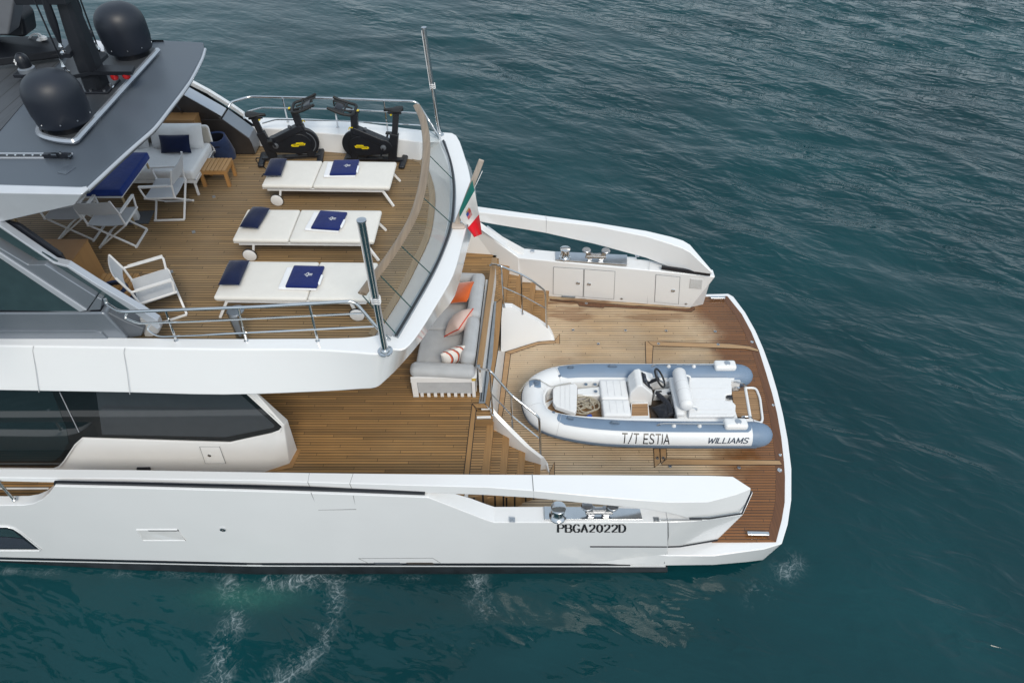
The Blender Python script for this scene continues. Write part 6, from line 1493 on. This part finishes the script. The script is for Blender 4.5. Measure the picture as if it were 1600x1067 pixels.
# seats
def pad(name, pix, z, h, m=SEATW, r=.03, bevel=.02):
    pts = [U(x, y, z) for x, y in pix]; return tb(MB().prism([p + Vector((0, 0, -h)) for p in pts], (0, 0, h)), name, m, bevel=bevel, smooth=30, seg=3)
pad('bow_cushion', [(864, 607), (868, 603), (898, 598.5), (902, 602), (901, 641), (898, 644.5), (868, 634), (864, 628)], 1.17, .12)
pad('bow_step', [(902, 607), (941, 603), (941, 618), (902, 618)], 1.08, .2, GELW)
for x, y in ((915.5, 600.5), (930, 600.5), (931, 611.5)): tb(MB().lathe([(.032, 0), (.032, .008), (.02, .012), (0, .008)], U(x, y, 1.12), 16), 'drain_cap', SLATE2)
bx = [U(941, 592, 1.24), U(985, 589, 1.24), U(985, 655, 1.24), U(941, 655, 1.24)]
seatx0, seatx1 = U(941, 630, 1.17).x, U(984, 630, 1.17).x
tb(MB().b2((seatx0, 7.90, .9), (seatx1 + .02, 8.80, 1.06)), 'front_seat_box', GELW, bevel=.02)
for y0, y1 in ((7.91, 8.30), (8.31, 8.80)): tb(MB().slab(((seatx0 + seatx1) / 2, (y0 + y1) / 2, 1.11), (seatx1 - seatx0, y1 - y0, .13), None, .04, 4, .012), 'front_seat_cushion', SEATW)
# console: moulded pod with sloping dash facing aft
cx0, cx1 = seatx1 + .02, U(1017, 600, 1.4).x
cy0, cy1 = 8.36, 8.80
cz = 1.50
prof = [(cx0, .9), (cx0, 1.28), (cx0 + .10, 1.46), (cx0 + .19, 1.49), (cx0 + .43, 1.24), (cx0 + .45, .9)]
tb(MB().prism([Vector((x, cy0, z)) for x, z in prof], (0, cy1 - cy0, 0)), 'console', GELW, bevel=.03, seg=3)
dn = Vector((.26, 0, .24)).normalized(); dv = Vector((.24, 0, -.26)).normalized()
def dash(u, v, off=.004): return Vector((cx0 + .20, 0, 1.485)) + dv * u + Vector((0, lerp(cy0 + .06, cy1 - .06, v), 0)) + dn * off
o = tb(MB().prism([dash(.03, .12), dash(.03, .92), dash(.22, .97), dash(.26, .05)], dn * .02), 'dashboard_display', BLACK, bevel=.005)
tb(MB().prism([dash(.05, .3, .026), dash(.05, .75, .026), dash(.15, .75, .026), dash(.15, .3, .026)], dn * .004), 'screen', plain('screen_glass', (.02, .03, .05), .05), o)
for v_ in (.18, .84): tb(MB().lathe([(.035, 0), (.035, .006), (.028, .008), (0, .004)], dash(.12, v_, .024), 16, dn), 'gauge', plain('gauge_face', (.10, .10, .11), .3), o)
for v_ in (.12, .24): tb(MB().prism([dash(.29, v_, .004), dash(.29, v_ + .09, .004), dash(.34, v_ + .09, .004), dash(.34, v_, .004)], dn * .006), 'switch_panel', BLACK)
tb(MB().slab(Vector((cx0 + .34, cy0 + .34, 1.34)), (.26, .22, .10), (0, R(20), 0), .04, 3), 'instrument_pod', GELW)
# steering wheel
wc = U(1031, 590.5, 1.44); wa = Vector((.80, -.05, .60)).normalized()
s_ = wa.cross(Vector((0, 0, 1))).normalized(); u_ = s_.cross(wa)
ring = [wc + (s_ * math.cos(a_) + u_ * math.sin(a_)) * .185 for a_ in [2 * math.pi * k / 28 for k in range(29)]]
sw = tb(MB().tube(ring, .019, 8, caps=False), 'steering_wheel', RUB)
m_ = MB()
for a_ in (.5, 2.64, 4.71): m_.bar(wc - wa * .05, wc + (s_ * math.cos(a_) + u_ * math.sin(a_)) * .18, .035, .012, wa)
tb(m_, 'wheel_spoke', BRUSH, sw); tb(MB().lathe([(.045, -.06), (.05, -.03), (.03, -.02), (0, -.02)], wc, 16, wa), 'wheel_hub', BLACK, sw)
tb(MB().tube([wc - wa * .05, wc - wa * .26], .035, 10), 'steering_column', BLACK)
# footwell: teak step, white frame, dark engine hatch
fx0, fx1 = U(985.5, 640, 1.02).x, U(1013, 640, 1.02).x
fr_ = tb(MB().prism([U(986, 629, 1.02), U(1013, 628, 1.02), U(1015.5, 654, 1.02), U(986, 653.5, 1.02)], (0, 0, -.14)), 'footrest', GELW, bevel=.015)
tb(MB().prism([U(987.5, 631, 1.024), U(1012, 630.5, 1.024), U(1013, 649, 1.024), U(987, 649.5, 1.024)], (0, 0, -.006)), 'footrest_tread', teak('tender_tread', (.37, .22, .11), pw=.045, cw=.006, var=.08, L=6), fr_, smooth=0)
tb(MB().b2((fx1 + .06, 7.86, .885), (fx1 + .50, 8.78, .905)), 'footwell_mat', plain('dark_brown_mat', (.05, .035, .025), .7))
tb(MB().prism([U(1023, 609, 1.12), U(1050, 606, 1.12), U(1050, 616, 1.12), U(1023, 618, 1.12)], (0, .04, -.2)), 'side_pocket', plain('grey_white', (.6, .61, .62), .4), bevel=.01)
tb(MB().prism([U(1024.5, 610.5, 1.126), U(1034, 610, 1.126), U(1034, 612.5, 1.126), U(1024.5, 613, 1.126)], (0, 0, -.006)), 'pocket_slot', BLACK, smooth=0)
tb(MB().bar(U(1043, 615, 1.14), U(1053, 612, 1.18), .04, .04), 'throttle_lever', BLACK, bevel=.006)
# aft bench, bolster and sun pad
ax0_, ax1_ = U(1053, 620, 1.2).x, U(1148, 620, 1.2).x
tb(MB().b2((ax0_, 7.86, .9), (ax1_ - .02, 8.86, 1.12)), 'aft_seat_box', GELW, bevel=.03)
pad('sun_pad', [(1076, 589), (1138, 589), (1143, 593), (1144, 615), (1134, 617), (1134, 625), (1145, 627), (1150, 632), (1149, 648), (1144, 650), (1076, 650)], 1.20, .09, SEATW, .03, .025)
bc0, bc1 = U(1069, 578, 1.45), U(1070.5, 645, 1.45)
bc0.x = bc1.x = (U(1069, 610, 1.42).x)
m_ = MB().tube([(bc1.x, 7.93, 1.36), (bc1.x, 7.95, 1.36), (bc1.x, 8.0, 1.36), (bc1.x, 8.8, 1.36), (bc1.x, 8.84, 1.36), (bc1.x, 8.86, 1.36)], [.06, .10, .125, .125, .10, .06], 20)
bo = tb(m_, 'backrest_bolster', SEATW, smooth=60)
for y in (8.02, 8.30, 8.50, 8.78): tb(MB().tube([Vector((bc1.x + .1255 * math.cos(a_), y, 1.36 + .1255 * math.sin(a_))) for a_ in [2 * math.pi * k / 20 for k in range(21)]], .003, 4, caps=False), 'seam', plain('seam_grey', (.5, .5, .51), .7), bo)
for y in (8.0, 8.76): tb(MB().tube(fillet([(bc1.x, y, 1.2), (bc1.x + .06, y, 1.34), (bc1.x + .22, y, 1.3), (bc1.x + .24, y, 1.15)], .05), .02, 8), 'bolster_bracket', GELW)
tb(MB().box(U(1140, 621, 1.16), (.10, .08, .05)), 'latch', BLACK, bevel=.008)
tb(MB().slab(((ax0_ + bc1.x) / 2 - .02, 8.36, 1.18), (.16, .92, .10), None, .04, 3), 'seat_cushion', SEATW)
# aft teak platform inside a white tube
tk_ = teak('tender_platform_teak', (.33, .20, .10), pw=.045, cw=.006, var=.08, L=6)
tb(MB().prism([U(1144, 612, 1.0), U(1163, 609, 1.0), U(1169, 651, 1.0), U(1149, 651, 1.0)], (0, 0, -.04)), 'bathing_platform', tk_, smooth=0)
tb(MB().prism([U(1166, 606, .97), U(1180, 607, .97), U(1186, 622, .97), U(1190, 655, .97), U(1172, 655, .97)], (0, 0, -.04)), 'bathing_platform', tk_, smooth=0)
tb(MB().tube(fillet([U(1164, 606, .99), U(1181, 606, .99), U(1187.5, 622, .99), U(1191.5, 655, .99), U(1189, 661, .99), U(1173, 656, .99)], .08), .024, 10), 'platform_frame', GELW)
tb(MB().tube([U(1164.5, 606, 1.0), U(1173, 657, 1.0)], .03, 10), 'platform_crossbar', GELW)
tb(MB().tube(fillet([U(1148, 596, 1.08), U(1150, 596.5, 1.2), U(1160, 598, 1.2), U(1165.5, 604, 1.02)], .06), .014, 8), 'boarding_grip', STEEL)
tb(MB().tube(fillet([U(1158, 652, 1.08), U(1160, 650.5, 1.22), U(1173, 650.5, 1.22), U(1177, 657, 1.05)], .06), .014, 8), 'boarding_grip', STEEL)
tb(MB().lathe([(.03, 0), (.03, .02), (0, .022)], U(1153.5, 606.5, 1.04), 14), 'fuel_cap', BRUSH)
# grab handles, rails, pods
for x, y, near in ((890, 572.5, 0), (956, 572, 0), (888, 646.5, 1), (959, 659.5, 1)):
    i = idx_at(U(x, y, 1.24).x, bool(near)); al = 2 if not near else -8
    a_, b_ = tpt(i - .9, al, .0), tpt(i + .9, al, .0); c1, c2 = tpt(i - .5, al, .035), tpt(i + .5, al, .035)
    hnd = tb(MB().tube([a_, c1, c2, b_], [.02, .026, .026, .02], 8), 'grab_handle', SLATE2)
for near, x0, y0, x1, y1 in ((0, 1018, 569, 1118, 569), (1, 1026, 659, 1133, 657.5)):
    al = -3 if near else 6
    i0, i1 = idx_at(U(x0, y0, 1.27).x, bool(near)), idx_at(U(x1, y1, 1.27).x, bool(near))
    rp_ = [tpt(i0, al, .0), tpt(lerp(i0, i1, .06), al, .06), tpt(lerp(i0, i1, .5), al, .06), tpt(i1, al, .06)]
    rl = tb(MB().tube(fillet(rp_, .04), .016, 8), 'side_rail', STEEL)
    for f in (.25, .62):
        q = tpt(lerp(i0, i1, f), al, .0); tb(MB().lathe([(.045, -.02), (.04, .02), (.02, .06), (0, .062)], q, 14), 'rail_foot', GELW, rl)
for near, x, y in ((0, 1132, 571), (1, 1148.5, 661.5)):
    i = idx_at(U(x, y, 1.26).x, bool(near)); q = tpt(i, -6 if near else 4, .03)
    pd_ = tb(MB().slab(q + Vector((0, 0, .01)), (.42, .21, .14), None, .05, 4, .01), 'stern_pod', GELW)
    tb(MB().lathe([(.06, 0), (.05, .008), (0, .008)], q + Vector((.03, .0, .092)), 16), 'pod_grip', BRUSH, pd_)
# lettering on the near tube
def on_tube(x0, x1, a0, a1): return lambda u, v: tpt(idx_at(lerp(x0, x1, u), True), lerp(a0, a1, v), .003)
xa, xb = U(972, 684, 1.1).x, U(1045, 684, 1.1).x
tb(letters('T/T ESTIA', on_tube(xa, xb, 82, 38), gap=.22, th=.155, squash=.82), 'name_lettering', INK, smooth=0)
xa, xb = U(1105, 686, 1.1).x, U(1167, 686, 1.1).x
tb(letters('WILLIAMS', on_tube(xa, xb, 77, 52), gap=.32, th=.17, squash=1.35, slant=.3), 'maker_lettering', plain('slate_ink', (.03, .045, .075), .4), smooth=0)
# loose gear in the tender
def rope_coil():
    rnd = random.Random(3); pts = []
    c = U(913, 634, .98)
    for k in range(110):
        a_ = k * .55; r = .11 + .09 * math.sin(k * .37) + rnd.uniform(-.045, .045)
        pts.append(c + Vector((r * 1.25 * math.cos(a_) + .03 * math.sin(k * .11), r * math.sin(a_), .02 + .07 * (k / 150) + .03 * math.sin(k * .9))))
    pts += [c + Vector((.18, .05, .04)), c + Vector((.30, .06, .0)), c + Vector((.34, -.02, -.03))]
    return tag(MB().tube(smooth_path(pts, 3), .011, 6).build('coiled_rope', plain('weathered_rope', (.38, .34, .27), .95, var=.25, scale=30), None, at=tuple(c)), 'coil of grey mooring rope lying in the bow of the tender', 'rope')
rope_coil()
p = U(1036, 640, .98); g = thing('wetsuit_bundle', 'dark bundle of clothing in the footwell of the tender', 'clothing', tuple(p))
cloth_m = fabric('black_neoprene', (.018, .021, .03), .6, var=.3)
MB().pillow(p + Vector((.02, -.05, .03)), (.38, .34, .20), (.2, -.15, .4), 16, 2.2, .12, 1, 2, .3).build('folded_body', cloth_m, g)
MB().tube(smooth_path([p + Vector((-.10, .30, .12)), p + Vector((0, .16, .13)), p + Vector((.08, 0, .14)), p + Vector((.1, -.18, .1))], 5), [.05] * 16, 8).build('sleeve', cloth_m, g)
p = U(921, 650.5, .98); o = tag(MB().slab(p + Vector((0, 0, 0)), (.10, .07, .06), (0, 0, .4), .02, 3).build('fender_valve', plain('royal_blue_plastic', (.03, .08, .4), .4), None, at=tuple(p)), 'small blue plastic piece beside the rope coil in the tender', 'plastic piece')

# ------------------------------------------------------------------ ensign on its staff
B = U(713, 352, ZC); T = V(752.5, 250, B.y)
fg = thing('ensign', 'green, white and red ensign drooping from a leaning staff at the stern', 'flag', tuple(B))
MB().bar(B - (T - B) * .02, T, .08, .035, (0, 1, 0)).build('flagstaff', wood('grey_beech', (.42, .36, .31), 'Z', .5), fg, bevel=.01)
MB().slab(U(716, 353, ZC + .02), (.22, .14, .05), None, .03, 3).build('staff_socket', wood('beech_block', (.45, .38, .33), 'X', .5), fg)
MB().lathe([(.05, 0), (.05, .05), (.03, .06), (0, .06)], U(728, 353.5, ZC), 18).build('stern_light', STEEL, fg)
MB().tube(smooth_path([T.lerp(B, .15) + Vector((.07, -.02, 0)), T.lerp(B, .35) + Vector((.05, -.04, 0)), T.lerp(B, .5) + Vector((.02, -.04, 0))], 4), .006, 5).build('halyard', W_MET, fg)
YB_ = B.y
def fpt(s, t):
    """cloth: s along the hoist (0 top), t along the fly"""
    top = [(738, 281), (741.5, 299), (748.5, 330), (753, 366)]
    bot = [(719.5, 324.5), (712, 347), (731, 352), (740.5, 371)]
    def bez(p, t): return tuple(((1 - t) ** 3 * a + 3 * t * (1 - t) ** 2 * b + 3 * t * t * (1 - t) * c + t ** 3 * d) for a, b, c, d in zip(*p))
    a_, b_ = bez(top, t), bez(bot, t); x, y = lerp(a_[0], b_[0], s), lerp(a_[1], b_[1], s)
    wv = -.05 - .07 * math.sin(t * 5.2 + s * 1.3) - .05 * math.sin(s * 6.5 + t * 3) * t - .06 * t
    return V(x, y, YB_ + wv)
fm = {}
for nm, t0, t1, col in (('green_band', 0, .27, (.006, .135, .115)), ('white_band', .27, .70, (.70, .69, .68)), ('red_band', .70, 1, (.62, .008, .02))):
    k = 10; rails = [[fpt(j / 14, lerp(t0, t1, i / k)) for j in range(15)] for i in range(k + 1)]
    fm[nm] = MB().loft(rails).build(nm, fabric(nm, col, .8, var=.05), fg, smooth=70)
for s0, s1, t0, t1, col in ((.42, .56, .42, .50, (.5, .05, .06)), (.56, .70, .42, .50, (.02, .06, .30)), (.42, .56, .50, .58, (.55, .25, .25)), (.56, .70, .50, .58, (.55, .12, .14)), (.46, .66, .38, .42, (.45, .3, .1))):
    rails = [[fpt(lerp(s0, s1, j / 4), lerp(t0, t1, i / 4)) + Vector((0, -.006, .004)) for j in range(5)] for i in range(5)]
    MB().loft(rails).build('arms_quarter', fabric('arms', col, .8), fm['white_band'], smooth=70)

# seams of the upholstery and the tube joints
SEAMG = plain('stitching_grey', (.66, .665, .68), .7)
def stitch(pts, nm='stitch_line', r=.004): tb(MB().tube(pts, r, 4), nm, SEAMG)
for k in range(1, 4):
    x = lerp(seatx0, seatx1, k / 4)
    for y0, y1 in ((7.97, 8.24), (8.37, 8.74)): stitch([(x, y0, 1.186), (x, y1, 1.186)])
for y in (8.02, 8.28, 8.54): stitch([(ax0_ + .35, y, 1.203), (ax1_ - .12, y, 1.203)])
stitch([(ax0_ + .35, 7.92, 1.203), (ax1_ - .12, 7.92, 1.203)])
for f in (.25, .5, .75): stitch([U(lerp(868, 898, f), lerp(604, 600, f), 1.173), U(lerp(868, 898, f), lerp(633, 643, f), 1.173)])
for i in (N_ * .30, N_ * .42, N_ * .58, N_ * .70): tb(MB().tube([tpt(i, a_, .001) for a_ in range(-80, 100, 10)], .005, 4), 'tube_seam', plain('seam_white', (.60, .61, .63), .5))
